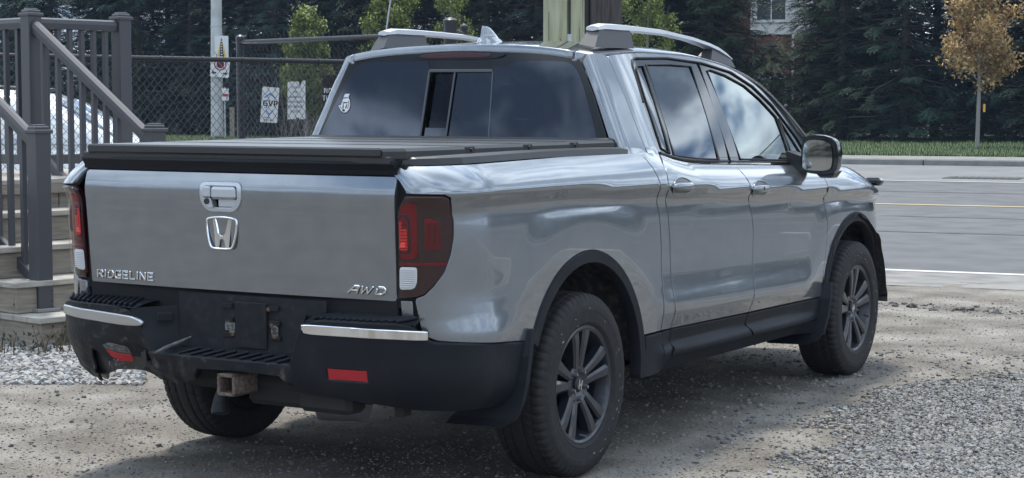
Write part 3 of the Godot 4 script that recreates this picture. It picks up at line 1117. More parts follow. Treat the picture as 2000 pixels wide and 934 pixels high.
func door_extras(d: Node3D, sg: float, hx: float, hy: float, x0: float, x1: float, keyed: bool) -> void:
	var f := func(p: Vector2) -> Vector3: return body_at(p, sg)
	var mb := MB.new()
	# recess: a dark shallow bowl seen as an inset disc, rim, and the bar across it
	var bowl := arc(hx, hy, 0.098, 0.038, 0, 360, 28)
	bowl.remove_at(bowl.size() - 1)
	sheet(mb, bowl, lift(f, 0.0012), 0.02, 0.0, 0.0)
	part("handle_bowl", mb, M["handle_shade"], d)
	mb = MB.new()
	var ring := []
	for k in 29:
		var a := TAU * k / 28.0
		ring.append(lift(f, 0.002).call(Vector2(hx + 0.099 * cos(a), hy + 0.039 * sin(a))))
	mb.tube(ring, 0.0028, 6, false)
	part("bowl_rim", mb, M["silver_paint"], d)
	mb = MB.new()
	var rings := []
	for k in 13:
		var t := k / 12.0
		var x := hx - 0.104 + 0.212 * t
		var fat := sqrt(maxf(1.0 - pow(2.0 * t - 1.0, 4.0), 0.03))
		var c: Vector3 = Vector3(x, hy + 0.003 - 0.006 * t, sg * (body_half(hx, 1.0) + 0.02 + 0.022 * fat))
		var r := []
		for q in 12:
			var a := TAU * q / 12
			r.append(c + Vector3(0, 0.0185 * fat * cos(a), 0.013 * fat * sin(a)))
		rings.append(r)
	mb.skin(rings, true, Vector3(hx, hy, sg * 0.98))
	var h := part("door_handle", mb, M["silver_paint"], d)
	if keyed:
		mb = MB.new()
		mb.box(Vector3(hx - 0.02, hy + 0.003, sg * (body_half(hx, 1.0) + 0.0535)), Vector3(0.005, 0.009, 0.003), 0.002)
		part("lock_cap", mb, M["seal_rubber"], h)


func glazing(sg: float) -> void:
	var f := func(p: Vector2) -> Vector3: return body_at(p, sg)
	var frame := pl([0.885, 1.300, 0.905, 1.285, 1.0, 1.262, 1.15, 1.2435, 1.40, 1.231, 1.64, 1.2205, 2.05, 1.206, 2.43, 1.1955, 2.76, 1.200, 2.70, 1.318, 2.50, 1.494, 2.33, 1.590, 2.11, 1.660, 1.785, 1.700, 1.40, 1.716, 1.06, 1.708, 1.015, 1.697, 0.99, 1.672, 0.932, 1.51])
	var quarter := pl([0.938, 1.306, 1.037, 1.281, 1.116, 1.676, 1.050, 1.676, 1.022, 1.655, 0.975, 1.51])
	var rear := pl([1.075, 1.272, 1.30, 1.252, 1.545, 1.242, 1.640, 1.685, 1.40, 1.690, 1.155, 1.684])
	var front := pl([1.800, 1.236, 2.44, 1.214, 2.492, 1.250, 2.500, 1.437, 2.36, 1.530, 2.22, 1.597, 2.02, 1.648, 1.86, 1.672, 1.815, 1.668])
	var vent := pl([2.535, 1.225, 2.70, 1.222, 2.53, 1.425])
	var mb := MB.new()
	sheet(mb, frame, lift(f, -0.004), 0.035, 0.0, 0.01, [quarter, rear, front, vent])
	var fr := part("window_frame", mb, M["gloss_black"], truck)
	var group := [["quarter_window", quarter, "tinted_glass"], ["rear_door_window", rear, "tinted_glass"], ["front_door_window", front, "front_glass"], ["vent_window", vent, "front_glass"]]
	for w in group:
		mb = MB.new()
		sheet(mb, w[1], lift(f, -0.007), 0.03, -0.004, 0.0)
		part(w[0], mb, M[w[2]], truck)
	# rubber strips round the glass, belt strip and the divider bars
	mb = MB.new()
	for w in [quarter, rear, front, vent]:
		var pts := []
		for k in w.size() + 1:
			pts.append(lift(f, -0.002).call(w[k % w.size()]))
		mb.tube(pts, 0.0045, 6, false)
	part("window_seal", mb, M["seal_rubber"], fr)
	mb = MB.new()
	var pts := []
	for k in 24:
		var x := lerpf(0.90, 2.74, k / 23.0)
		pts.append(Vector3(x, k_top.at(x) + 0.006, sg * (body_half(x, k_top.at(x)) - 0.016)))
	mb.tube(pts, 0.010, 8)
	part("belt_strip", mb, M["seal_rubber"], fr)
	# drip rail above the doors
	mb = MB.new()
	pts = []
	for k in [[0.932, 1.51], [0.99, 1.675], [1.02, 1.702], [1.06, 1.712], [1.4, 1.720], [1.785, 1.704], [2.11, 1.664], [2.33, 1.594], [2.50, 1.498], [2.70, 1.322], [2.76, 1.23]]:
		pts.append(f.call(Vector2(k[0], k[1])))
	mb.tube(pts, 0.006, 6)
	part("door_seal", mb, M["seal_rubber"], fr)
	mb = MB.new()
	var a: Vector3 = f.call(Vector2(1.745, 1.703))
	var b: Vector3 = f.call(Vector2(1.668, 1.222))
	mb.tube([a, a.lerp(b, 0.5), b], 0.004, 6)
	part("door_gap_seal", mb, M["dark_void"], fr)


func arch_liner(cx: float, cy: float, sg: float) -> void:
	var mb := MB.new()
	var g := []
	for i in 6:
		var z := lerpf(0.45, 0.955, i / 5.0)
		var row := []
		for k in 33:
			var a := deg_to_rad(lerpf(-3.0, 176.0, k / 32.0))
			var r := 0.50 + 0.012 * sin(i * 2.1) + (0.02 if k % 8 < 2 else 0.0)
			row.append(Vector3(cx + r * cos(a), cy + r * sin(a), sg * z))
		g.append(row)
	mb.skin(g, false, null, Vector3(0, -1, 0.01))
	var row0 = g[0]
	for k in 32:
		mb.tri(Vector3(cx, cy, sg * 0.45), row0[k], row0[k + 1])
	part("wheel_arch_liner", mb, M["liner_dirt"], truck)


func mud_flap(sg: float, rear: bool) -> void:
	var mb := MB.new()
	var rings := []
	var pts := [[-0.455, 0.655, 0.99, 0.955], [-0.50, 0.56, 1.005, 0.93], [-0.535, 0.47, 1.012, 0.88], [-0.565, 0.39, 1.010, 0.80], [-0.585, 0.33, 0.99, 0.72], [-0.60, 0.30, 0.95, 0.70]]
	if not rear:
		pts = [[2.735, 0.56, 0.985, 0.95], [2.69, 0.48, 0.998, 0.92], [2.645, 0.40, 1.003, 0.84], [2.60, 0.32, 0.998, 0.74], [2.575, 0.27, 0.97, 0.68], [2.565, 0.245, 0.92, 0.70]]
	for q in pts:
		rings.append([Vector3(q[0], q[1], sg * q[2]), Vector3(q[0] - 0.004, q[1] - 0.001, sg * (q[2] + 0.003)), Vector3(q[0] - 0.018, q[1] - 0.003, sg * (q[2] - 0.004)), Vector3(q[0] - 0.035, q[1] - 0.006, sg * q[3]), Vector3(q[0] - 0.02, q[1], sg * q[3])])
	mb.loft(rings)
	part("mud_flap", mb, M["black_plastic"], truck)


func mirror(sg: float) -> void:
	var m := group_part("side_mirror", truck)
	var mb := MB.new()
	# housing: rounded shell, thicker towards the outer end, swept forward
	var face := smooth_poly(pl([0.0, 0.03, 0.004, 0.125, 0.026, 0.170, 0.08, 0.182, 0.15, 0.172, 0.192, 0.143, 0.204, 0.085, 0.200, 0.02, 0.178, -0.016, 0.115, -0.023, 0.045, -0.018, 0.008, 0.0]), 3)
	var rings := []
	for k in 7:
		var t := k / 6.0
		var s := 1.0 if t < 0.15 else sqrt(maxf(1.0 - pow((t - 0.15) / 0.85, 2.2), 0.02))
		var r := []
		for q in face:
			var c := Vector2(0.105, 0.08)
			var e := c + (q - c) * (s if k else 0.97)
			r.append(Vector3(2.43 + 0.155 * t - 0.01 * q.x, 1.165 + e.y, sg * (0.915 + e.x)))
		rings.append(r)
	mb.skin(rings, true, Vector3(2.5, 1.245, sg * 1.05))
	part("mirror_housing", mb, M["gloss_black"], m)
	mb = MB.new()
	var rim := []
	for q in face:
		var c := Vector2(0.105, 0.08)
		rim.append(q)
	mb.prism(PackedVector2Array(rim), 0.006, 0.002, Transform3D(Basis(Vector3(0, 0, sg), Vector3.UP, Vector3(-1, 0, 0)), Vector3(2.436, 1.165, sg * 0.915)))
	part("mirror_bezel", mb, M["gloss_black"], m)
	mb = MB.new()
	var gp := PackedVector2Array()
	for q in smooth_poly(pl([0.024, 0.032, 0.028, 0.12, 0.048, 0.150, 0.09, 0.156, 0.142, 0.148, 0.170, 0.127, 0.178, 0.078, 0.174, 0.022, 0.156, 0.002, 0.105, -0.003, 0.05, 0.0, 0.030, 0.010]), 3):
		gp.append(q)
	mb.prism(gp, 0.004, 0.001, Transform3D(Basis(Vector3(0.19, 0, sg).normalized(), Vector3(0, 1, 0), Vector3(-1, 0, 0.19 * sg).normalized()), Vector3(2.390, 1.165, sg * 0.915)))
	part("mirror_glass", mb, M["mirror_silver"], m)
	mb = MB.new()
	mb.loft([[Vector3(2.44, 1.15, sg * 0.84), Vector3(2.56, 1.15, sg * 0.84), Vector3(2.56, 1.26, sg * 0.83), Vector3(2.44, 1.26, sg * 0.83)], [Vector3(2.45, 1.155, sg * 0.99), Vector3(2.55, 1.155, sg * 0.99), Vector3(2.55, 1.21, sg * 0.99), Vector3(2.45, 1.21, sg * 0.99)]])
	part("mirror_arm", mb, M["frame_black"], m)
	mb = MB.new()
	mb.loft([[Vector3(2.44, 1.125, sg * 1.02), Vector3(2.53, 1.125, sg * 1.02), Vector3(2.52, 1.125, sg * 1.08), Vector3(2.45, 1.125, sg * 1.08)], [Vector3(2.44, 1.16, sg * 0.98), Vector3(2.55, 1.16, sg * 0.98), Vector3(2.54, 1.16, sg * 1.10), Vector3(2.44, 1.16, sg * 1.10)]])
	part("mirror_foot", mb, M["frame_black"], m)


func roof_rail(sg: float) -> void:
	var r := group_part("roof_rail", truck)
	var mb := MB.new()
	var rings := []
	# top bar with its raised tail and nose
	var st := [[0.80, 1.845, 0.012, 0.030], [0.86, 1.858, 0.020, 0.036], [1.0, 1.860, 0.022, 0.036], [1.2, 1.858, 0.018, 0.032], [1.5, 1.852, 0.016, 0.030], [1.8, 1.831, 0.016, 0.030], [2.0, 1.808, 0.016, 0.030], [2.12, 1.788, 0.016, 0.030], [2.22, 1.762, 0.013, 0.028], [2.30, 1.738, 0.006, 0.022]]
	for s in st:
		var w: float = s[3]
		var z := 0.562
		var t: float = s[2]
		rings.append([Vector3(s[0], s[1], sg * (z - w)), Vector3(s[0], s[1] + 0.006, sg * z), Vector3(s[0], s[1], sg * (z + w)), Vector3(s[0], s[1] - t, sg * (z + w + 0.003)), Vector3(s[0], s[1] - t * 1.4, sg * z), Vector3(s[0], s[1] - t, sg * (z - w))])
	mb.loft(rings)
	part("rail_bar", mb, M["rail_silver"], r)
	mb = MB.new()
	mb.loft([[Vector3(0.745, 1.768, sg * 0.525), Vector3(1.13, 1.775, sg * 0.525), Vector3(1.13, 1.758, sg * 0.606), Vector3(0.745, 1.752, sg * 0.606)], [Vector3(0.815, 1.842, sg * 0.538), Vector3(1.12, 1.838, sg * 0.538), Vector3(1.12, 1.836, sg * 0.592), Vector3(0.815, 1.838, sg * 0.592)]])
	part("rail_foot", mb, M["rail_grey"], r)
	mb = MB.new()
	mb.loft([[Vector3(2.00, 1.745, sg * 0.53), Vector3(2.31, 1.70, sg * 0.53), Vector3(2.31, 1.69, sg * 0.60), Vector3(2.00, 1.725, sg * 0.60)], [Vector3(2.05, 1.785, sg * 0.545), Vector3(2.27, 1.744, sg * 0.545), Vector3(2.27, 1.740, sg * 0.585), Vector3(2.05, 1.781, sg * 0.585)]])
	part("rail_foot", mb, M["rail_grey"], r)


func tail_lamp(sg: float) -> void:
	var l := group_part("tail_lamp", truck)
	var f := func(p: Vector2) -> Vector3: return body_at(p, sg)
	var o := pl([-1.131, 1.180, -1.131, 0.808])
	o.append_array(lamp_edge())
	var pane := func(called: String, q: PackedVector2Array, m: String, off: float, dep := 0.004) -> void:
		var mb := MB.new()
		sheet(mb, q, lift(f, off), 0.02, 0.0, dep, [], Vector3(1.5, 0.9, 0), 0.001)
		part(called, mb, M[m], l)
	pane.call("lamp_housing", Geometry2D.offset_polygon(o, -0.003)[0], "lamp_maroon", 0.0, 0.03)
	pane.call("lamp_block", round_corners(pl([-1.122, 1.150, -1.062, 1.150, -1.050, 1.12, -1.050, 0.955, -1.122, 0.950]), 0.02), "lamp_red", 0.0025)
	pane.call("light_channel", round_corners(pl([-1.122, 1.112, -1.085, 1.112, -1.076, 1.09, -1.076, 0.972, -1.122, 0.970]), 0.015), "lamp_maroon", 0.0045)
	pane.call("light_guide", round_corners(pl([-1.122, 1.100, -1.098, 1.102, -1.086, 1.085, -1.086, 0.980, -1.122, 0.980]), 0.012), "lamp_red", 0.0062)
	pane.call("lit_bar", round_corners(pl([-1.122, 1.088, -1.112, 1.088, -1.112, 1.034, -1.108, 1.034, -1.108, 1.062, -1.091, 1.062, -1.089, 0.985, -1.122, 0.985]), 0.005), "lamp_bright_red", 0.0078)
	pane.call("lit_core", round_corners(pl([-1.114, 1.012, -1.098, 1.012, -1.098, 0.995, -1.122, 0.995]), 0.004), "lamp_core_red", 0.0092)
	pane.call("side_reflector", round_corners(pl([-1.018, 1.10, -0.962, 1.085, -0.958, 0.99, -1.018, 0.99]), 0.012), "lamp_red", 0.003)
	pane.call("lamp_divider", pl([-1.128, 0.938, -0.935, 0.938, -0.937, 0.930, -1.128, 0.930]), "lamp_red", 0.003)
	pane.call("reverse_lamp", round_corners(pl([-1.124, 0.922, -1.050, 0.922, -1.050, 0.866, -1.064, 0.845, -1.124, 0.842]), 0.012), "lamp_white", 0.003)
	var mb := MB.new()
	for k in 9:
		var y := 0.853 + k * 0.0076
		var pts := []
		for i in 5:
			pts.append(lift(f, 0.0065).call(Vector2(lerpf(-1.120, -1.056, i / 4.0), y)))
		mb.tube(pts, 0.0022, 6)
	part("lens_rib", mb, M["lamp_white"], l)
	mb = MB.new()
	for k in 9:
		var y := 0.992 + k * 0.0118
		var pts := []
		for i in 4:
			pts.append(lift(f, 0.0085).call(Vector2(lerpf(-1.120, -1.088, i / 3.0), y)))
		mb.tube(pts, 0.0013, 4)
	for k in 6:
		var x := -1.010 + k * 0.0092
		mb.tube([lift(f, 0.0045).call(Vector2(x, 0.998)), lift(f, 0.0045).call(Vector2(x, 1.08))], 0.0015, 4)
	part("lens_prism", mb, M["lamp_maroon"], l).set_meta("kind", "stuff")
	mb = MB.new()
	sheet(mb, Geometry2D.offset_polygon(o, -0.005)[0], lift(f, 0.012), 0.025, 0.0, 0.012)
	part("lamp_cover", mb, M["lamp_cover"], l)


func truck_top() -> void:
	var mb := MB.new()
	sheet(mb, pl([-0.588, 0.578, 0.588, 0.578, 0.63, 0.66, 0.63, 2.0, -0.63, 2.0, -0.63, 0.66]), roof_at, 0.03, 0.0, 0.03, [], Vector3(1.5, 1.0, 0), 0.004)
	part("roof_panel", mb, M["silver_paint"], truck)
	for s in [-1.0, 1.0]:
		mb = MB.new()
		sheet(mb, pl([s * 0.6485, 0.70, s * 0.632, 0.70, s * 0.632, 2.0, s * 0.602, 2.004, s * 0.602, 2.86, s * 0.6485, 2.86, s * 0.6485, 2.0]), roof_at, 0.03, 0.0, 0.01, [], Vector3(1.5, 1.0, 0))
		part("roof_side", mb, M["silver_paint"], truck)
		mb = MB.new()
		sheet(mb, pl([s * 0.6485, 0.61, s * 0.635, 0.59, s * 0.594, 0.580, s * 0.632, 0.66, s * 0.632, 0.70, s * 0.6485, 0.70]), roof_at, 0.03, 0.0, 0.04, [], Vector3(1.5, 1.0, 0))
		part("roof_corner", mb, M["silver_paint"], truck)
	mb = MB.new()
	sheet(mb, pl([-0.600, 2.004, 0.600, 2.004, 0.600, 2.86, -0.600, 2.86]), roof_at, 0.06, 0.0, 0.01, [], Vector3(1.5, 1.0, 0))
	part("windscreen", mb, M["rear_glass"], truck)
	mb = MB.new()
	sheet(mb, pl([-0.868, 2.75, 0.868, 2.75, 0.868, 3.3, 0.868, 3.95, -0.868, 3.95, -0.868, 3.3]), hood_at, 0.06, 0.0, 0.02, [], Vector3(1.5, 0.5, 0))
	part("hood", mb, M["silver_paint"], truck)
	mb = MB.new()
	var pts := []
	for k in 19:
		var s := lerpf(-1.0, 1.0, k / 18.0)
		pts.append(hood_at(Vector2(s * 0.86, 3.62 - 0.5 * pow(absf(s), 3.0) + 0.06)) + Vector3(0.0, 0.03, 0.0))
	mb.tube(pts, 0.016, 6)
	part("hood_deflector", mb, M["gloss_black"], truck)
	mb = MB.new()
	mb.box(Vector3(3.72, 1.055, 0.86), Vector3(0.035, 0.022, 0.05), 0.014)
	part("deflector_end", mb, M["gloss_black"], truck)
	# front end: grille block and bumper, seen only from elsewhere
	mb = MB.new()
	var rings := []
	for q in [[0.36, 3.96], [0.55, 4.12], [0.75, 4.16], [0.92, 4.10], [1.02, 3.93]]:
		rings.append([Vector3(3.6, q[0], -0.80), Vector3(q[1] - 0.35, q[0], -0.80), Vector3(q[1] - 0.08, q[0], -0.55), Vector3(q[1], q[0], 0), Vector3(q[1] - 0.08, q[0], 0.55), Vector3(q[1] - 0.35, q[0], 0.80), Vector3(3.6, q[0], 0.80)])
	mb.loft(rings)
	part("front_end", mb, M["gloss_black"], truck)
	# fin aerial
	mb = MB.new()
	rings = []
	for q in [[0.0, 0.775, 1.0, 0.036], [0.012, 0.785, 0.985, 0.030], [0.026, 0.80, 0.955, 0.017], [0.043, 0.803, 0.935, 0.012], [0.060, 0.807, 0.905, 0.009], [0.072, 0.812, 0.88, 0.007], [0.078, 0.82, 0.855, 0.004]]:
		var y: float = roof_at(Vector2(-0.03, 0.9)).y + q[0] - 0.006
		var r := []
		for k in 14:
			var a := TAU * k / 14
			r.append(Vector3((q[1] + q[2]) / 2 + (q[2] - q[1]) / 2 * cos(a), y, -0.02 + q[3] * sin(a)))
		rings.append(r)
	mb.skin(rings, true, Vector3(0.9, 1.8, -0.02))
	part("fin_aerial", mb, M["silver_paint"], truck)
	# bed cover in four folding panels, hinges between
	var xs := [-1.050, -0.575, -0.165, 0.195, 0.530]
	var cv := group_part("bed_cover", truck)
	for k in 4:
		mb = MB.new()
		var y := 1.332 + 0.0015 * k
		if k == 0:
			cover_slab(mb, -0.985, xs[1] - 0.011, y, 0.013, 0.0, 0.0)
			cover_slab(mb, -1.05, -0.985, y, 0.013, 0.0, 0.0)
		else:
			cover_slab(mb, xs[k] + 0.011, xs[k + 1] - 0.011, y, 0.013, 0.0, 0.0)
		part("cover_panel", mb, M["cover_vinyl"], cv)
		for s in [-1.0, 1.0]:
			mb = MB.new()
			if k == 0:
				cover_slab(mb, -1.05, -0.985, y - 0.006, 0.018, 0.040, s)
			cover_slab(mb, xs[k] + 0.003 if k > 0 else -0.985, xs[k + 1] - 0.003, y - 0.006, 0.018, 0.040, s)
			part("cover_edge", mb, M["frame_black"], cv)
		if k > 0:
			mb = MB.new()
			mb.box(Vector3(xs[k], y - 0.004, 0), Vector3(0.011, 0.009, 0.74), 0.004)
			for s in [-1.0, 1.0]:
				for q in [-0.024, -0.008, 0.008, 0.024]:
					mb.box(Vector3(xs[k] + q, y - 0.004, s * (cover_half(xs[k]) - 0.018)), Vector3(0.0065, 0.0165, 0.0205), 0.005)
				mb.tube([Vector3(xs[k], y - 0.002, s * cover_half(xs[k])), Vector3(xs[k], y - 0.002, s * (cover_half(xs[k]) + 0.008))], 0.006, 8)
			part("cover_hinge", mb, M["frame_black"], cv)
	mb = MB.new()
	mb.box(Vector3(-1.052, 1.330, 0), Vector3(0.012, 0.017, 0.700), 0.006)
	mb.box(Vector3(-1.015, 1.302, 0), Vector3(0.035, 0.014, 0.735), 0.004)
	part("cover_lip", mb, M["frame_black"], cv)
	mb = MB.new()
	mb.box(Vector3(0.535, 1.338, 0), Vector3(0.02, 0.02, 0.80), 0.008)
	part("cover_lip", mb, M["frame_black"], cv)
	back_window()
	cabin()


func cover_half(x: float) -> float:
	return lerpf(0.762, 0.818, (x + 1.05) / 1.6)

# a slab of the cover between two cross lines: whole width, or only its raised edge on one side
func cover_slab(mb: MB, x0: float, x1: float, y: float, h: float, edge: float, s: float) -> void:
	var rings := []
	for x in [x0, x1]:
		var w := cover_half(x)
		if x < -1.0:
			w -= 0.058
		var e := w - 0.03
		if edge == 0.0:
			rings.append([Vector3(x, y + h, -e), Vector3(x, y + h, e), Vector3(x, y - h, e), Vector3(x, y - h, -e)])
		else:
			rings.append([Vector3(x, y - h, s * (w - edge)), Vector3(x, y + h, s * (w - edge)), Vector3(x, y + h, s * (w - 0.010)), Vector3(x, y + h - 0.010, s * w), Vector3(x, y - h, s * w)])
	mb.loft(rings)


func back_window() -> void:
	var w := group_part("back_window", truck)
	var o := round_corners(pl([-0.790, 1.29, 0.790, 1.29, 0.695, 1.53, 0.605, 1.712, 0.55, 1.735, -0.55, 1.735, -0.605, 1.712, -0.695, 1.53]), 0.03)
	var left := smooth_poly(pl([-0.775, 1.31, -0.70, 1.46, -0.62, 1.60, -0.555, 1.672, -0.50, 1.690, -0.40, 1.694, -0.165, 1.693]), 3, false)
	left.append_array(pl([-0.150, 1.66, -0.187, 1.31]))
	var mid := pl([-0.187, 1.31, -0.150, 1.66, 0.185, 1.655, 0.182, 1.31])
	var right := pl([0.190, 1.31, 0.190, 1.668, 0.25, 1.668, 0.30, 1.688])
	right.append_array(smooth_poly(pl([0.42, 1.690, 0.54, 1.684, 0.595, 1.660, 0.63, 1.60, 0.685, 1.46, 0.735, 1.31]), 3, false))
	var heart := Vector3(1.5, 1.5, 0)
	var mb := MB.new()
	sheet(mb, o, lift(rear_glass_at, -0.002, heart), 0.05, 0.0, 0.01, [left, mid, right], heart)
	part("window_border", mb, M["frit_black"], w)
	for q in [left, right]:
		mb = MB.new()
		sheet(mb, q, rear_glass_at, 0.05, -0.003, 0.0, [], heart)
		part("window_pane", mb, M["rear_glass"], w)
	# sliding centre: its pane pushed to the right side, an opening on the left
	mb = MB.new()
	sheet(mb, pl([-0.040, 1.395, -0.012, 1.648, 0.185, 1.648, 0.182, 1.31, -0.05, 1.31]), lift(rear_glass_at, -0.012, heart), 0.05, 0.0, 0.0, [], heart)
	part("sliding_pane", mb, M["rear_glass"], w)
	mb = MB.new()
	var f := lift(rear_glass_at, -0.004, heart)
	var bars := [[Vector2(-0.150, 1.655), Vector2(0.185, 1.652), 0.007], [Vector2(-0.187, 1.31), Vector2(-0.152, 1.655), 0.005], [Vector2(-0.045, 1.33), Vector2(-0.014, 1.648), 0.004], [Vector2(0.185, 1.31), Vector2(0.187, 1.65), 0.004]]
	for b in bars:
		mb.bar(f.call(b[0]), f.call(b[1]), b[2] * 2, b[2] * 2, 0.002)
	part("slider_frame", mb, M["slider_grey"], w)
	mb = MB.new()
	sheet(mb, pl([-0.187, 1.31, -0.178, 1.397, 0.142, 1.398, 0.150, 1.31]), lift(rear_glass_at, -0.016, heart), 0.05, 0.0, 0.0, [], heart)
	part("lower_pane", mb, M["rear_glass"], w)
	mb = MB.new()
	sheet(mb, pl([-0.180, 1.40, -0.153, 1.648, -0.018, 1.648, -0.046, 1.40]), lift(rear_glass_at, -0.03, heart), 0.05, 0.0, 0.0, [], heart)
	part("inner_pane", mb, M["inner_glass"], w)
	# high brake lamp under the roof lip
	mb = MB.new()
	sheet(mb, smooth_poly(pl([-0.24, 1.728, 0.0, 1.740, 0.24, 1.728, 0.19, 1.706, 0.0, 1.704, -0.19, 1.706]), 3), lift(rear_glass_at, 0.008, heart), 0.03, 0.0, 0.008, [], heart)
	var bl := part("high_brake_lamp", mb, M["frit_black"], w)
	mb = MB.new()
	sheet(mb, smooth_poly(pl([-0.185, 1.724, 0.0, 1.731, 0.165, 1.724, 0.15, 1.712, 0.0, 1.711, -0.17, 1.712]), 3), lift(rear_glass_at, 0.012, heart), 0.03, 0.0, 0.003, [], heart)
	part("lamp_strip", mb, M["lamp_dull_red"], bl)
	# helmet-shaped sticker on the left pane
	var at := func(p: Vector2) -> Vector2: return Vector2(-0.62 + p.x * 0.001, 1.503 + p.y * 0.001)
	var shape := func(a: Array, n := 3) -> PackedVector2Array:
		var r := PackedVector2Array()
		for q in smooth_poly(pl(a), n):
			r.append(at.call(q))
		return r
	var layers := [["sticker_edge", [-6, 47, 8, 50, 22, 50, 30, 48, 24, 40, 22, 32, 30, 18, 34, 2, 33, -16, 24, -33, 8, -43, -10, -42, -22, -34, -32, -22, -40, -10, -36, -4, -26, -2, -20, 8, -15, 28], "seal_rubber", 0.0012],
		["sticker_face", [-3, 45, 9, 47, 20, 47, 25, 46, 20, 38, 19, 30, 26, 17, 30, 2, 29, -15, 21, -30, 7, -39, -9, -38, -20, -31, -29, -20, -36, -10, -33, -7, -24, -5, -17, 8, -11, 27], "sticker_white", 0.0022],
		["sticker_mark", [-14, 4, -5, 9, 8, 8, 17, 9, 14, 5, 3, 4, -8, 3], "seal_rubber", 0.003],
		["sticker_mark", [-10, 28, 2, 31, 15, 30, 17, 27, 4, 28, -8, 25], "seal_rubber", 0.003],
		["sticker_mark", [-10, 0, -12, -14, -8, -26, -6, -14, -7, -3], "seal_rubber", 0.003],
		["sticker_mark", [12, 2, 15, -6, 11, -16, 4, -22, 6, -12, 10, -6], "seal_rubber", 0.003],
		["sticker_mark", [-12, -27, -2, -25, 4, -31, -4, -35, -11, -33], "seal_rubber", 0.003],
		["sticker_mark", [19, 14, 22, 2, 20, -12, 12, -24, 22, -16, 25, 0, 23, 12], "slider_grey", 0.003],
		["sticker_mark", [-30, -10, -24, -17, -16, -25, -20, -17, -26, -11], "slider_grey", 0.003]]
	var st := group_part("window_sticker", w)
	for q in layers:
		mb = MB.new()
		sheet(mb, shape.call(q[1]), lift(rear_glass_at, q[3], heart), 0.02, 0.0, 0.0008, [], heart, 0.0004)
		part(q[0], mb, M[q[2]], st)


func cabin() -> void:
	# dark tub and seats that show dimly through the glass
	var mb := MB.new()
	mb.box(Vector3(1.75, 0.86, 0), Vector3(1.2, 0.04, 0.80), 0.01)
	part("cabin_floor", mb, M["dark_void"], truck)
	for s in [[1.05, -0.38], [1.05, 0.38], [1.95, -0.38], [1.95, 0.38]]:
		mb = MB.new()
		var rings := []
		for k in 7:
			var t := k / 6.0
			var hw := 0.25 - 0.03 * t * t
			var x: float = s[0] - 0.16 * t
			var y := 0.9 + 0.52 * t
			rings.append([Vector3(x - 0.05, y, s[1] - hw), Vector3(x - 0.07, y, s[1]), Vector3(x - 0.05, y, s[1] + hw), Vector3(x + 0.06, y, s[1] + hw), Vector3(x + 0.06, y, s[1] - hw)])
		mb.loft(rings)
		mb.box(Vector3(s[0] - 0.19, 1.515, s[1]), Vector3(0.045, 0.085, 0.13), 0.035)
		mb.tube([Vector3(s[0] - 0.17, 1.38, s[1] - 0.05), Vector3(s[0] - 0.18, 1.48, s[1] - 0.05)], 0.007, 6)
		mb.tube([Vector3(s[0] - 0.17, 1.38, s[1] + 0.05), Vector3(s[0] - 0.18, 1.48, s[1] + 0.05)], 0.007, 6)
		part("seat", mb, M["seat_cloth"], truck)
	mb = MB.new()
	var rings := []
	for z in [-0.72, 0.72]:
		rings.append([Vector3(2.35, 0.95, z), Vector3(2.35, 1.17, z), Vector3(2.50, 1.235, z), Vector3(2.85, 1.20, z), Vector3(2.85, 0.95, z)])
	mb.loft(rings)
	mb.tube(arc_ring(Vector3(2.22, 1.17, -0.38), 0.19), 0.016, 8, false)
	part("dashboard", mb, M["seat_cloth"], truck)

func arc_ring(c: Vector3, r: float) -> Array:
	var a := []
	for k in 25:
		var t := TAU * k / 24
		a.append(c + Vector3(-r * sin(t) * 0.42, r * sin(t) * 0.9, r * cos(t)))
	return a


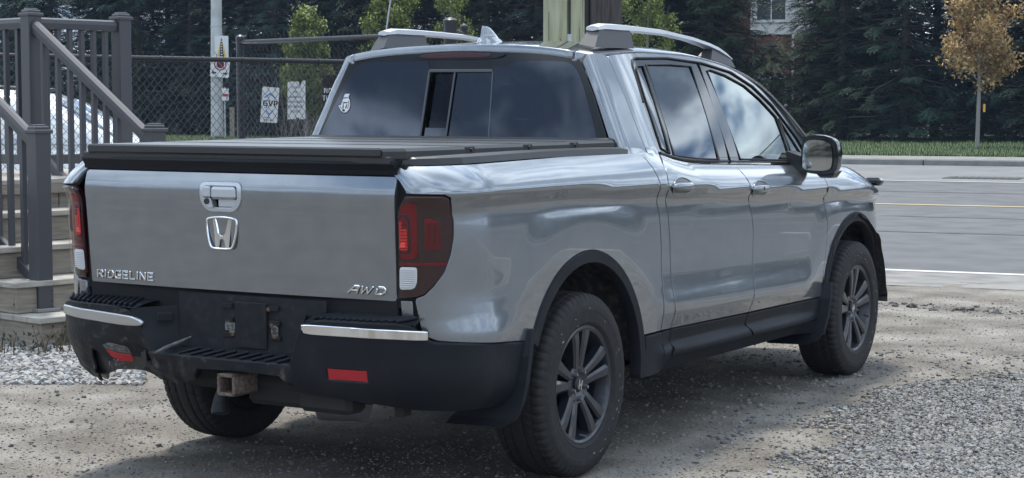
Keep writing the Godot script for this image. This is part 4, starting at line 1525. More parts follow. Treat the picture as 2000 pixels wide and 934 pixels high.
func truck_tail() -> void:
	var g := group_part("tailgate", truck)
	var heart := Vector3(1.5, 0.9, 0)
	var mb := MB.new()
	var slot := round_corners(pl([-0.112, 1.196, 0.052, 1.196, 0.052, 1.140, 0.026, 1.112, -0.086, 1.112, -0.112, 1.140]), 0.016)
	sheet(mb, round_corners(pl([-0.742, 1.243, 0.742, 1.243, 0.737, 1.0, 0.733, 0.797, -0.733, 0.797, -0.737, 1.0]), 0.008), gate_at, 0.03, 0.0, 0.03, [slot], heart, 0.004)
	part("tailgate_skin", mb, M["silver_paint"], g)
	# black spoiler strip along the top
	mb = MB.new()
	var rings := []
	for k in 25:
		var z := lerpf(-0.748, 0.748, k / 24.0)
		var b := 0.022 * pow(z / 0.75, 2.0)
		rings.append([Vector3(-1.030 + b, 1.243, z), Vector3(-1.048 + b, 1.252, z), Vector3(-1.050 + b, 1.266, z), Vector3(-1.066 + b, 1.288, z), Vector3(-1.062 + b, 1.298, z), Vector3(-1.0 + b, 1.303, z), Vector3(-0.97 + b, 1.25, z)])
	mb.loft(rings)
	part("spoiler_strip", mb, M["spoiler_black"], g)
	# dark jambs beside and under the gate
	mb = MB.new()
	for s in [-1.0, 1.0]:
		mb.box(Vector3(-0.985, 1.03, s * 0.752), Vector3(0.02, 0.26, 0.022), 0.004)
	mb.box(Vector3(-0.99, 0.76, 0), Vector3(0.02, 0.05, 0.74), 0.004)
	part("gate_jamb", mb, M["dark_void"], g)
	# handle: bezel, pocket, paddle, camera
	var h := group_part("tailgate_handle", g)
	mb = MB.new()
	var bez := round_corners(pl([-0.128, 1.208, 0.066, 1.208, 0.066, 1.135, 0.034, 1.100, -0.096, 1.100, -0.128, 1.135]), 0.024)
	sheet(mb, bez, lift(gate_at, 0.006), 0.02, 0.0, 0.010, [slot], heart, 0.003)
	part("handle_bezel", mb, M["silver_satin"], h)
	mb = MB.new()
	sheet(mb, bez, lift(gate_at, -0.030), 0.03, 0.0, 0.0, [], heart)
	part("handle_pocket", mb, M["seal_rubber"], h)
	mb = MB.new()
	var x := gate_at(Vector2(-0.03, 1.165)).x
	mb.box(Vector3(x - 0.004, 1.169, -0.012), Vector3(0.014, 0.024, 0.059), 0.010)
	mb.box(Vector3(x + 0.012, 1.132, -0.002), Vector3(0.010, 0.018, 0.046), 0.006)
	part("handle_paddle", mb, M["silver_satin"], h)
	mb = MB.new()
	mb.box(Vector3(x - 0.002, 1.172, -0.093), Vector3(0.012, 0.022, 0.0185), 0.006)
	mb.loft([[Vector3(x - 0.008, 1.149, -0.112), Vector3(x - 0.008, 1.149, -0.073), Vector3(x - 0.008, 1.114, -0.062), Vector3(x - 0.008, 1.114, -0.088)], [Vector3(x + 0.02, 1.149, -0.112), Vector3(x + 0.02, 1.149, -0.073), Vector3(x + 0.02, 1.114, -0.062), Vector3(x + 0.02, 1.114, -0.088)]])
	part("handle_block", mb, M["silver_satin"], h)
	mb = MB.new()
	mb.tube([Vector3(x - 0.006, 1.137, -0.091), Vector3(x - 0.012, 1.137, -0.091)], 0.0115, 16)
	part("camera_lens", mb, M["gloss_black"], h)
	# H-shaped badge
	emblem(g, Transform3D(Basis(Vector3(0, 0, 1), Vector3(0.02, 0.83, 0), Vector3(-1, 0.02, 0)), Vector3(gate_at(Vector2(-0.032, 1.017)).x - 0.001, 1.017, -0.032)), 0.072, "badge")
	lettering("RIDGELINE", g, Vector2(-0.697, 0.8165), 0.300, 0.029, 0.10)
	lettering("AWD", g, Vector2(0.532, 0.8185), 0.155, 0.026, 0.35)


func emblem(parent: Node3D, x: Transform3D, s: float, called: String) -> void:
	var b := group_part(called, parent)
	var mb := MB.new()
	var ring := smooth_poly(pl([-0.80, 0.92, 0.0, 1.0, 0.80, 0.92, 0.99, 0.70, 0.93, -0.1, 0.76, -0.78, 0.56, -0.97, 0.0, -1.0, -0.56, -0.97, -0.76, -0.78, -0.93, -0.1, -0.99, 0.70]), 4)
	var pts := []
	for k in ring.size() + 1:
		var q := ring[k % ring.size()] * s
		pts.append(x * Vector3(q.x, q.y, 0.004))
	mb.tube(pts, s * 0.075, 8, false)
	part("badge_ring", mb, M["chrome"], b)
	mb = MB.new()
	var hp := PackedVector2Array()
	for q in pl([-0.66, 0.94, -0.40, 0.97, -0.20, 0.0, -0.08, -0.14, 0.08, -0.14, 0.20, 0.0, 0.40, 0.97, 0.66, 0.94, 0.56, 0.2, 0.45, -0.96, 0.22, -0.98, 0.14, -0.50, 0.05, -0.42, -0.05, -0.42, -0.14, -0.50, -0.22, -0.98, -0.45, -0.96, -0.56, 0.2]):
		hp.append(q * s)
	mb.prism(hp, 0.006 if s > 0.05 else 0.003, s * 0.05, x)
	part("badge_letter", mb, M["chrome"], b)


func lettering(text: String, parent: Node3D, at: Vector2, wide: float, high: float, slant: float) -> void:
	var g := group_part("badge_lettering", parent)
	var strokes := {
		"R": [[0, 0, 0, 1], [0, 1, 0.8, 1], [0.8, 1, 0.95, 0.72], [0.95, 0.72, 0.78, 0.45], [0.78, 0.45, 0.25, 0.45], [0.45, 0.45, 0.95, 0]],
		"I": [[0.1, 0, 0.1, 1]], "D": [[0.25, 1, 0.75, 1], [0.75, 1, 1, 0.7], [1, 0.7, 1, 0.3], [1, 0.3, 0.75, 0], [0.75, 0, 0.1, 0], [0.1, 0, 0.1, 0.72]],
		"G": [[0.98, 1, 0.2, 1], [0.2, 1, 0, 0.75], [0, 0.75, 0, 0.25], [0, 0.25, 0.2, 0], [0.2, 0, 0.98, 0], [0.98, 0, 0.98, 0.48], [0.98, 0.48, 0.5, 0.48]],
		"E": [[0.95, 1, 0.05, 1], [0.05, 1, 0.05, 0], [0.05, 0, 0.95, 0], [0.05, 0.5, 0.85, 0.5]],
		"L": [[0.05, 1, 0.05, 0], [0.05, 0, 0.9, 0]], "N": [[0.05, 0, 0.05, 1], [0.05, 1, 0.95, 0], [0.95, 0, 0.95, 1]],
		"A": [[0, 0, 0.55, 1], [0.55, 1, 1.0, 1], [1.0, 1, 1.0, 0], [0.3, 0.38, 0.95, 0.38]], "W": [[0, 1, 0.12, 0], [0.12, 0, 0.5, 0.85], [0.5, 0.85, 0.75, 0], [0.75, 0, 1.15, 1]]}
	var widths := {"R": 1.0, "I": 0.2, "D": 1.0, "G": 1.0, "E": 0.95, "L": 0.9, "N": 1.0, "A": 1.0, "W": 1.15}
	var total := 0.0
	for ch in text:
		total += widths[ch] + 0.36
	var u := wide / (total - 0.36)
	var cx := 0.0
	for ch in text:
		var mb := MB.new()
		for s in strokes[ch]:
			var q := []
			for k in 2:
				var p := Vector2(at.x + (cx + s[2 * k]) * u + slant * s[2 * k + 1] * high, at.y + s[2 * k + 1] * high)
				q.append(gate_at(p) + Vector3(-0.003, 0, 0))
			var d: Vector3 = (q[1] - q[0]).normalized() * 0.0022
			mb.bar(q[0] - d, q[1] + d, 0.0076, 0.0058, 0.0018, Vector3(-1, 0, 0))
		part("badge_letter", mb, M["chrome"], g)
		cx += widths[ch] + 0.36


func truck_bumper() -> void:
	var bm := group_part("rear_bumper", truck)
	var heart := Vector3(0.5, 0.6, 0)
	# right half of the face, from the notch round to the arch
	var fr := func(p: Vector2) -> Vector3: return bumper_at(p, 1.0)
	var u := bumper_u
	var o := pl([bumper_u(0.355), 0.455, bumper_u(0.355), 0.550, bumper_u(0.375), 0.60, bumper_u(0.405), 0.68, bumper_u(0.43), 0.712, bumper_u(0.50), 0.722, bumper_u(0.738), 0.722, -1.16, 0.722, -1.105, 0.715, -1.08, 0.695, -1.05, 0.665, -1.02, 0.650, -0.75, 0.628, -0.462, 0.600])
	o.append_array(pl([-0.50, 0.52, -0.545, 0.42, -0.575, 0.365, -0.90, 0.385, -1.10, 0.405, bumper_u(0.72), 0.425, bumper_u(0.5), 0.445]))
	var slot := pl([bumper_u(0.505), 0.503, bumper_u(0.505), 0.556, bumper_u(0.675), 0.556, bumper_u(0.675), 0.503])
	var mb := MB.new()
	sheet(mb, o, fr, 0.03, 0.0, 0.03, [slot], heart, 0.006)
	part("bumper_face", mb, M["black_plastic"], bm, "intact right half of the black bumper")
	mb = MB.new()
	sheet(mb, Geometry2D.offset_polygon(slot, -0.002)[0], lift(fr, -0.006, heart), 0.03, 0.0, 0.01, [], heart)
	part("reflector", mb, M["reflector_red"], bm)
	mb = MB.new()
	var strip := smooth_poly(pl([bumper_u(0.422), 0.700, bumper_u(0.45), 0.706, bumper_u(0.738), 0.703, -1.06, 0.696, -1.045, 0.690, -1.045, 0.674, -1.06, 0.668, bumper_u(0.738), 0.674, bumper_u(0.46), 0.676, bumper_u(0.425), 0.686]), 3)
	sheet(mb, strip, lift(fr, 0.006, heart), 0.02, 0.0, 0.01, [], heart, 0.004)
	part("chrome_strip", mb, M["chrome"], bm)
	# left half, torn at its lower corner
	var noise := FastNoiseLite.new()
	noise.seed = 4
	noise.frequency = 7.0
	var fl := func(p: Vector2) -> Vector3:
		var q := bumper_at(p, -1.0)
		var near := smoothstep(0.60, 0.46, p.y)
		var crush := smoothstep(0.30, 0.0, absf(absf(q.z) - 0.34)) * smoothstep(0.68, 0.5, p.y)
		return q + Vector3(0.030 * near + 0.05 * crush, 0, 0) + Vector3(0.022, 0.010, 0.006) * noise.get_noise_3d(q.x, q.y, q.z) * (near + crush)
	o = pl([bumper_u(0.310), 0.47, bumper_u(0.315), 0.55, bumper_u(0.345), 0.62, bumper_u(0.375), 0.68, bumper_u(0.41), 0.710, bumper_u(0.50), 0.722, bumper_u(0.738), 0.722, -1.16, 0.722, -1.105, 0.715, -1.08, 0.695, -1.05, 0.665, -1.02, 0.650, -0.75, 0.628, -0.462, 0.600, -0.50, 0.52, -0.545, 0.44, -0.575, 0.405])
	o.append_array(pl([-0.85, 0.40, -1.02, 0.392, -1.13, 0.400, bumper_u(0.79), 0.404, bumper_u(0.742), 0.400, bumper_u(0.730), 0.412, bumper_u(0.718), 0.442, bumper_u(0.702), 0.455, bumper_u(0.690), 0.492, bumper_u(0.674), 0.520, bumper_u(0.655), 0.548, bumper_u(0.634), 0.535, bumper_u(0.614), 0.505, bumper_u(0.590), 0.492, bumper_u(0.560), 0.500]))
	o.append_array(pl([bumper_u(0.505), 0.520, bumper_u(0.47), 0.515, bumper_u(0.437), 0.502, bumper_u(0.425), 0.478, bumper_u(0.405), 0.482, bumper_u(0.38), 0.470, bumper_u(0.352), 0.474, bumper_u(0.34), 0.462]))
	mb = MB.new()
	sheet(mb, o, fl, 0.02, 0.0, 0.008, [], heart, 0.002)
	part("torn_bumper_face", mb, M["scuffed_plastic"], bm, "scraped left half of the black bumper with a torn lower corner")
	mb = MB.new()
	strip = smooth_poly(pl([bumper_u(0.345), 0.662, bumper_u(0.375), 0.682, bumper_u(0.45), 0.690, bumper_u(0.738), 0.700, -1.12, 0.699, -1.06, 0.692, -1.06, 0.668, -1.12, 0.668, bumper_u(0.738), 0.666, bumper_u(0.46), 0.655]), 3)
	sheet(mb, strip, lift(fl, 0.006, heart), 0.02, 0.0, 0.01, [], heart, 0.004)
	part("chrome_strip", mb, M["dull_chrome"], bm, "scratched chrome strip on the damaged side")
	mb = MB.new()
	sheet(mb, pl([bumper_u(0.575), 0.543, bumper_u(0.54), 0.536, bumper_u(0.468), 0.526, bumper_u(0.468), 0.496, bumper_u(0.52), 0.505, bumper_u(0.555), 0.515]), lift(fl, 0.004, heart), 0.03, 0.0, 0.004, [], heart)
	part("reflector", mb, M["reflector_red"], bm, "cracked red reflector above the tear")
	# scraped plastic above that reflector
	mb = MB.new()
	sheet(mb, pl([bumper_u(0.585), 0.562, bumper_u(0.55), 0.572, bumper_u(0.47), 0.560, bumper_u(0.464), 0.530, bumper_u(0.53), 0.541, bumper_u(0.575), 0.547]), lift(fl, 0.003, heart), 0.02, 0.0, 0.002, [], heart)
	part("scraped_patch", mb, M["scraped_grey"], bm)
	# shreds along the tear
	mb = MB.new()
	for k in 26:
		var z := rng.randf_range(0.34, 0.60)
		var y := 0.475 + rng.randf_range(-0.01, 0.03)
		var p: Vector3 = fl.call(Vector2(bumper_u(z), y)) + Vector3(-0.006, 0, 0)
		var q := p + Vector3(rng.randf_range(-0.015, 0.006), rng.randf_range(-0.035, 0.012), rng.randf_range(-0.03, 0.03))
		mb.tri(p, q, p + Vector3(0, 0.008, rng.randf_range(-0.01, 0.01)))
	for q in [[0.737, 0.398, 0.728, 0.380, 0.716, 0.400]]:
		mb.tri(bumper_at(Vector2(bumper_u(q[0]), q[1]), -1.0), bumper_at(Vector2(bumper_u(q[2]), q[3]), -1.0), bumper_at(Vector2(bumper_u(q[4]), q[5]), -1.0))
	part("torn_shreds", mb, M["scraped_grey"], bm)
	# inner beam cover seen through the tear
	mb = MB.new()
	var fi := func(p: Vector2) -> Vector3: return bumper_at(p, -1.0) + Vector3(0.055 + 0.05 * (0.5 - p.y), 0, 0)
	sheet(mb, pl([bumper_u(0.80), 0.60, bumper_u(0.38), 0.60, bumper_u(0.40), 0.465, bumper_u(0.48), 0.466, bumper_u(0.60), 0.455, bumper_u(0.69), 0.428, bumper_u(0.75), 0.398, bumper_u(0.80), 0.40]), fi, 0.03, 0.0, 0.01, [], heart)
	part("inner_cover", mb, M["frame_black"], bm)
	# step pads with ridges on top of the two ends
	for s in [-1.0, 1.0]:
		mb = MB.new()
		var z0 := 0.43 if s > 0 else 0.38
		var g := []
		for i in 4:
			var row := []
			for k in 15:
				var z := lerpf(z0, 0.845, k / 14.0)
				var uu := bumper_u(z)
				var back := bumper_at(Vector2(uu, 0.722), s)
				var front := Vector3(-0.99, 0.738, s * z)
				row.append(back.lerp(front, i / 3.0) + Vector3(0.004, 0.006 if i in [1, 2] else 0.0, 0))
			g.append(row)
		mb.skin(g, false, null, Vector3.UP)
		part("step_pad", mb, M["black_plastic"], bm)
		mb = MB.new()
		for k in 13:
			var z := lerpf(z0 + 0.03, 0.78, k / 12.0)
			mb.bar(Vector3(bumper_at(Vector2(bumper_u(z), 0.722), s).x + 0.012, 0.733, s * z), Vector3(-1.02, 0.744, s * (z + 0.05)), 0.014, 0.012, 0.004)
		part("tread_rib", mb, M["black_plastic"], bm)
		# sloping cheek of the notch
		mb = MB.new()
		var zi := 0.355 if s > 0 else 0.31
		var zo := 0.43 if s > 0 else 0.40
		var in_low := 0.34 if s > 0 else 0.17
		var in_high := 0.33 if s > 0 else 0.22
		g = []
		for i in 6:
			var row := []
			var t := i / 5.0
			for k in 5:
				var b := k / 4.0
				var z := lerpf(lerpf(zi, zo, smoothstep(0.0, 1.0, t)), lerpf(in_low, in_high, t), b)
				var yy := lerpf(0.552, 0.722, t)
				row.append(Vector3(bumper_at(Vector2(bumper_u(zi + 0.02), yy), s).x + 0.006 + 0.155 * b, yy + 0.012 * b, s * z))
			g.append(row)
		mb.skin(g, false, null, Vector3(-0.4, 0.3, -s))
		part("notch_cheek", mb, M["black_plastic"], bm)
	# lowered step between them
	mb = MB.new()
	var g := []
	for i in 5:
		var row := []
		var t := i / 4.0
		for k in 17:
			var z := lerpf(-0.27 + 0.10 * t, 0.36, k / 16.0)
			row.append(Vector3(lerpf(bumper_at(Vector2(bumper_u(absf(z)), 0.55), 1.0).x + 0.004, -1.065, t), [0.552, 0.560, 0.566, 0.572, 0.580][i] + 0.010 * smoothstep(0.05, -0.30, z) * noise.get_noise_2d(z, t), z))
		g.append(row)
	mb.skin(g, false, null, Vector3.UP)
	part("centre_step", mb, M["black_plastic"], bm)
	mb = MB.new()
	for k in 9:
		var z := lerpf(-0.17, 0.30, k / 8.0)
		mb.bar(Vector3(-1.150, 0.563, z), Vector3(-1.085, 0.580, z + 0.055), 0.016, 0.010, 0.004)
	part("tread_rib", mb, M["black_plastic"], bm)
	mb = MB.new()
	var fm := func(p: Vector2) -> Vector3:
		var q := bumper_at(Vector2(bumper_u(absf(p.x)), p.y), signf(p.x + 1e-6))
		var crush := smoothstep(-0.05, -0.33, p.x) * smoothstep(0.56, 0.5, p.y)
		return q + Vector3(0.03 * smoothstep(0.49, 0.44, p.y) + 0.03 * crush + 0.02 * crush * noise.get_noise_2d(p.x, p.y), 0, 0)
	sheet(mb, pl([-0.32, 0.552, -0.10, 0.552, 0.10, 0.552, 0.36, 0.552, 0.36, 0.470, 0.34, 0.470, 0.30, 0.512, 0.12, 0.516, -0.08, 0.512, -0.12, 0.462, -0.26, 0.425, -0.36, 0.435, -0.41, 0.472, -0.33, 0.50]), fm, 0.02, 0.0, 0.03, [], heart, 0.005)
	part("centre_face", mb, M["scuffed_plastic"], bm)
	# plate recess with its slots and rusty clips
	mb = MB.new()
	g = []
	for i in 4:
		var row := []
		for k in 9:
			row.append(Vector3(-1.058 + 0.012 * (i / 3.0), lerpf(0.575, 0.785, i / 3.0), lerpf(-0.25, 0.45, k / 8.0)))
		g.append(row)
	mb.skin(g, false, null, Vector3(-1, 0, 0))
	part("plate_recess", mb, M["recess_plastic"], bm)
	for q in [[-0.005, 0.745], [0.215, 0.745], [0.0, 0.690], [0.22, 0.690], [0.0, 0.635], [0.225, 0.635]]:
		mb = MB.new()
		mb.box(Vector3(-1.0595, q[1], q[0]), Vector3(0.004, 0.009, 0.025), 0.002)
		part("plate_slot", mb, M["dark_void"], bm)
	mb = MB.new()
	for q in [[0.195, 0.741], [0.025, 0.638], [0.21, 0.682], [0.225, 0.640]]:
		mb.box(Vector3(-1.063, q[1], q[0]), Vector3(0.004, 0.007, 0.007), 0.002)
	part("rusty_clip", mb, M["dirt_rust"], bm)
	mb = MB.new()
	for q in [[0.0, 0.672], [0.22, 0.668], [0.02, 0.66], [0.225, 0.655]]:
		mb.box(Vector3(-1.0605, q[1], q[0]), Vector3(0.003, 0.022, 0.014), 0.003)
	part("bare_patch", mb, M["scraped_grey"], bm)
	mb = MB.new()
	mb.box(Vector3(-1.058, 0.675, 0.11), Vector3(0.006, 0.088, 0.075), 0.004)
	part("plate_backing", mb, M["recess_plastic"], bm)
	# hole in the left cheek
	mb = MB.new()
	mb.box(Vector3(-1.104, 0.690, -0.272), Vector3(0.007, 0.018, 0.032), 0.006, Basis(Vector3.UP, 0.72))
	part("cheek_hole", mb, M["dark_void"], bm)
	# bent edge of the step
	mb = MB.new()
	mb.tube([Vector3(-1.180, 0.560, -0.26), Vector3(-1.16, 0.580, -0.225), Vector3(-1.12, 0.600, -0.19), Vector3(-1.08, 0.618, -0.165)], [0.004, 0.008, 0.007, 0.003], 6)
	part("bent_edge", mb, M["scraped_grey"], bm)


func truck_below() -> void:
	var mb := MB.new()
	mb.box(Vector3(1.6, 0.42, 0), Vector3(1.15, 0.10, 0.80), 0.03)
	mb.box(Vector3(3.3, 0.50, 0), Vector3(0.62, 0.16, 0.44), 0.04)
	mb.box(Vector3(0.0, 0.60, 0), Vector3(0.95, 0.10, 0.44), 0.04)
	mb.box(Vector3(-0.93, 0.62, 0), Vector3(0.06, 0.14, 0.70), 0.03)
	part("underbody", mb, M["under_black"], truck)
	mb = MB.new()
	mb.tube([Vector3(0, 0.375, -0.80), Vector3(0, 0.36, 0.0), Vector3(0, 0.375, 0.80)], 0.045, 10)
	mb.tube([Vector3(0, 0.36, -0.02), Vector3(0, 0.36, 0.14)], 0.13, 14)
	mb.bar(Vector3(-0.05, 0.30, -0.55), Vector3(-0.05, 0.36, 0.55), 0.10, 0.07, 0.02)
	part("rear_axle", mb, M["under_black"], truck)
	# tow bar and its square receiver
	mb = MB.new()
	mb.tube([Vector3(-0.98, 0.455, -0.26), Vector3(-1.0, 0.455, 0.62)], 0.045, 4)
	mb.box(Vector3(-0.97, 0.42, 0.25), Vector3(0.05, 0.05, 0.20), 0.02)
	mb.box(Vector3(-1.0, 0.425, 0.44), Vector3(0.06, 0.055, 0.12), 0.02)
	mb.box(Vector3(-0.95, 0.40, 0.72), Vector3(0.03, 0.03, 0.02), 0.005)
	part("tow_bar", mb, M["under_black"], truck)
	mb = MB.new()
	for q in [[0.035, 0.0, 0.006, 0.041], [-0.035, 0.0, 0.006, 0.041], [0.0, 0.035, 0.041, 0.006], [0.0, -0.035, 0.041, 0.006]]:
		mb.box(Vector3(-1.10, 0.462 + q[1], 0.075 + q[0]), Vector3(0.07, q[3], q[2]), 0.002)
	part("hitch_receiver", mb, M["rusty_steel"], truck)
	mb = MB.new()
	mb.box(Vector3(-1.05, 0.462, 0.075), Vector3(0.01, 0.03, 0.03), 0.0)
	part("receiver_inside", mb, M["dirt_rust"], truck)
	# torn hose hanging below
	mb = MB.new()
	mb.tube([Vector3(-1.02, 0.50, -0.03), Vector3(-1.05, 0.44, -0.025), Vector3(-1.07, 0.385, -0.03), Vector3(-1.085, 0.345, -0.022), Vector3(-1.088, 0.335, -0.02)], [0.016, 0.025, 0.028, 0.035, 0.033], 12)
	part("hanging_hose", mb, M["scuffed_plastic"], truck)
	mb = MB.new()
	mb.tube([Vector3(-0.60, 0.335, 0.30), Vector3(-0.62, 0.33, 0.12)], [0.075, 0.08], 16)
	part("muffler", mb, M["steel"], truck)


func wheel(x: float, sg: float) -> void:
	var w := group_part("wheel", truck, Transform3D(Basis(Vector3.UP, 0.0 if sg > 0 else PI), Vector3(x, 0.375, sg * 0.8485)))
	if not M.has("tyre_mesh"):
		var mb := MB.new()
		tyre_shape(mb)
		M["tyre_mesh"] = mb.mesh(M["tyre_rubber"])
		mb = MB.new()
		mb.lathe([Vector2(0.094, 0.218), Vector2(0.104, 0.222), Vector2(0.109, 0.232), Vector2(0.107, 0.243), Vector2(0.098, 0.244)], 64)
		mb.lathe([Vector2(0.094, 0.218), Vector2(0.05, 0.205), Vector2(-0.09, 0.20), Vector2(-0.105, 0.235)], 48)
		M["rim_ring_mesh"] = mb.mesh(M["rim_grey"])
		mb = MB.new()
		mb.lathe([Vector2(0.02, 0.0), Vector2(0.02, 0.155), Vector2(0.0, 0.155)], 32)
		mb.lathe([Vector2(-0.06, 0.0), Vector2(-0.02, 0.205)], 32)
		M["disc_mesh"] = mb.mesh(M["rim_dark"])
		mb = MB.new()
		mb.lathe([Vector2(0.074, 0.0), Vector2(0.074, 0.030), Vector2(0.086, 0.072), Vector2(0.078, 0.082), Vector2(0.03, 0.086)], 40)
		M["hub_mesh"] = mb.mesh(M["rim_grey"])
		mb = MB.new()
		mb.lathe([Vector2(0.090, 0.0), Vector2(0.089, 0.022), Vector2(0.083, 0.031), Vector2(0.070, 0.032)], 28)
		M["cap_mesh"] = mb.mesh(M["rim_dark"])
		mb = MB.new()
		mb.tube([Vector3(0, 0, 0.07), Vector3(0, 0, 0.094), Vector3(0, 0, 0.098)], [0.0105, 0.0095, 0.006], 6)
		M["nut_mesh"] = mb.mesh(M["steel"])
		mb = MB.new()
		spoke_shape(mb)
		M["spoke_mesh"] = mb.mesh(M["rim_grey"])
		mb = MB.new()
		mb.tube([Vector3(0, 0, 0), Vector3(0, -0.004, 0.03), Vector3(0, -0.004, 0.034)], [0.004, 0.0045, 0.003], 8)
		M["valve_mesh"] = mb.mesh(M["steel"])
	part_mesh("tyre", M["tyre_mesh"], w)
	part_mesh("rim", M["rim_ring_mesh"], w)
	if sg > 0:
		var sc := MB.new()
		for k in 22:
			var a := rng.randf_range(-1.5, 0.55) if k < 15 else rng.randf_range(0.9, 2.4)
			var r := rng.randf_range(0.262, 0.318)
			var l := rng.randf_range(0.004, 0.011)
			var q := Vector3(cos(a) * r, sin(a) * r, 0.1245)
			var u := Vector3(cos(a + 1.2), sin(a + 1.2), 0) * l
			var v := Vector3(cos(a), sin(a), 0) * rng.randf_range(0.0015, 0.0035)
			sc.quad(q - u, q - u * 0.2 + v, q + u, q + u * 0.1 - v, Vector3(0, 0, 1))
		part("sidewall_scuff", sc, M["scuff_pale"], w).set_meta("kind", "stuff")
	part_mesh("brake_disc", M["disc_mesh"], w)
	part_mesh("hub", M["hub_mesh"], w)
	part_mesh("centre_cap", M["cap_mesh"], w)
	var turn := 0.35 + x * 0.4
	for k in 5:
		var a := TAU * k / 5 + turn
		part_mesh("spoke_pair", M["spoke_mesh"], w).transform = Transform3D(Basis(Vector3(0, 0, 1), a), Vector3.ZERO)
		part_mesh("lug_nut", M["nut_mesh"], w).transform = Transform3D(Basis(Vector3(0, 0, 1), a + PI / 5), Vector3(cos(a + PI / 5), sin(a + PI / 5), 0) * 0.057)
	var v := part_mesh("valve", M["valve_mesh"], w)
	v.position = Vector3(cos(turn - 1.9), sin(turn - 1.9), 0) * 0.205 + Vector3(0, 0, 0.085)
	var mb2 := MB.new()
	var s := 0.021
	var rot := Basis(Vector3(0, 0, 1), -0.25)
	var hp := PackedVector2Array()
	for q in pl([-0.80, 0.94, -0.40, 0.97, -0.25, 0.2, 0.25, 0.2, 0.40, 0.97, 0.80, 0.94, 0.62, -0.96, 0.26, -0.98, 0.18, -0.25, -0.18, -0.25, -0.26, -0.98, -0.62, -0.96]):
		hp.append(q * s)
	mb2.prism(hp, 0.003, 0.0, Transform3D(rot, Vector3(0, 0, 0.0895)))
	part("cap_letter", mb2, M["chrome"], w)


func tyre_shape(mb: MB) -> void:
	var prof := []
	# (across z, radius, kind): 0 smooth, 1 shoulder block, 2 inner rib, 3 groove
	for q in [[-0.105, 0.236, 0], [-0.116, 0.255, 0], [-0.1225, 0.285, 0], [-0.1225, 0.305, 0], [-0.119, 0.332, 0], [-0.112, 0.350, 1], [-0.106, 0.3615, 1], [-0.095, 0.3690, 1], [-0.074, 0.3725, 1], [-0.0735, 0.3650, 3], [-0.0655, 0.3650, 3], [-0.065, 0.3735, 2], [-0.033, 0.3747, 2], [-0.0325, 0.366, 3], [-0.0235, 0.366, 3], [-0.023, 0.375, 4], [0.023, 0.375, 4], [0.0235, 0.366, 3], [0.0325, 0.366, 3], [0.033, 0.3747, 2], [0.065, 0.3735, 2], [0.0655, 0.3650, 3], [0.0735, 0.3650, 3], [0.074, 0.3725, 1], [0.095, 0.3690, 1], [0.106, 0.3615, 1], [0.112, 0.350, 1], [0.119, 0.332, 0], [0.1205, 0.325, 0], [0.1225, 0.323, 0], [0.1235, 0.305, 0], [0.1235, 0.300, 0], [0.1215, 0.298, 0], [0.1225, 0.280, 0], [0.118, 0.258, 0], [0.1185, 0.252, 0], [0.112, 0.246, 0], [0.105, 0.238, 0]]:
		prof.append(q)
	var blocks := 64
	var segs := blocks * 5
	var g := []
	for q in prof:
		var row := []
		for k in segs:
			var a := TAU * k / segs
			var ph: int = k % 5
			var r: float = q[1]
			if q[2] == 1 and ph == 0:
				r -= 0.009
			if q[2] == 2 and (k + int(signf(q[0])) * int(absf(q[0]) * 60)) % 5 == 2:
				r -= 0.007
			var flat := 0.0
			row.append(Vector3(r * cos(a), r * sin(a), q[0]))
		g.append(row)
	mb.skin(g, true, Vector3.ZERO)
	# flat tread ground: normals of grooves come from neighbours, good enough at this size


func spoke_shape(mb: MB) -> void:
	for s in [-1.0, 1.0]:
		var rings := []
		for q in [[0.055, 0.017, 0.026, 0.083], [0.085, 0.021, 0.029, 0.090], [0.13, 0.028, 0.034, 0.096], [0.18, 0.038, 0.043, 0.102], [0.223, 0.049, 0.052, 0.104]]:
			var r: float = q[0]
			var m: float = s * q[1]
			var h: float = q[2] * 0.62
			var z: float = q[3]
			rings.append([Vector3(r, m - h, z - 0.045), Vector3(r, m - h, z - 0.008), Vector3(r, m - h * 0.55, z), Vector3(r, m + h * 0.55, z), Vector3(r, m + h, z - 0.008), Vector3(r, m + h, z - 0.045)])
		mb.loft(rings)


# ------------------------------------------------------------------ ground and road

# road frame: s metres across (away from the camera), t metres along; both on the ground
const ROAD_N := Vector3(0.4103, 0, -0.9119)
const ROAD_T := Vector3(0.9119, 0, 0.4103)

func road(t: float, s: float, y := 0.0) -> Vector3:
	return ROAD_T * t + ROAD_N * s + Vector3(0, y, 0)

func lot_height(x: float, z: float) -> float:
	return 0.018 * lot_noise.get_noise_2d(x, z) + 0.009 * lot_noise.get_noise_2d(x * 4.1 + 30.0, z * 4.1) + 0.004 * lot_noise.get_noise_2d(x * 14.0, z * 14.0 + 9.0)

var lot_noise := FastNoiseLite.new()

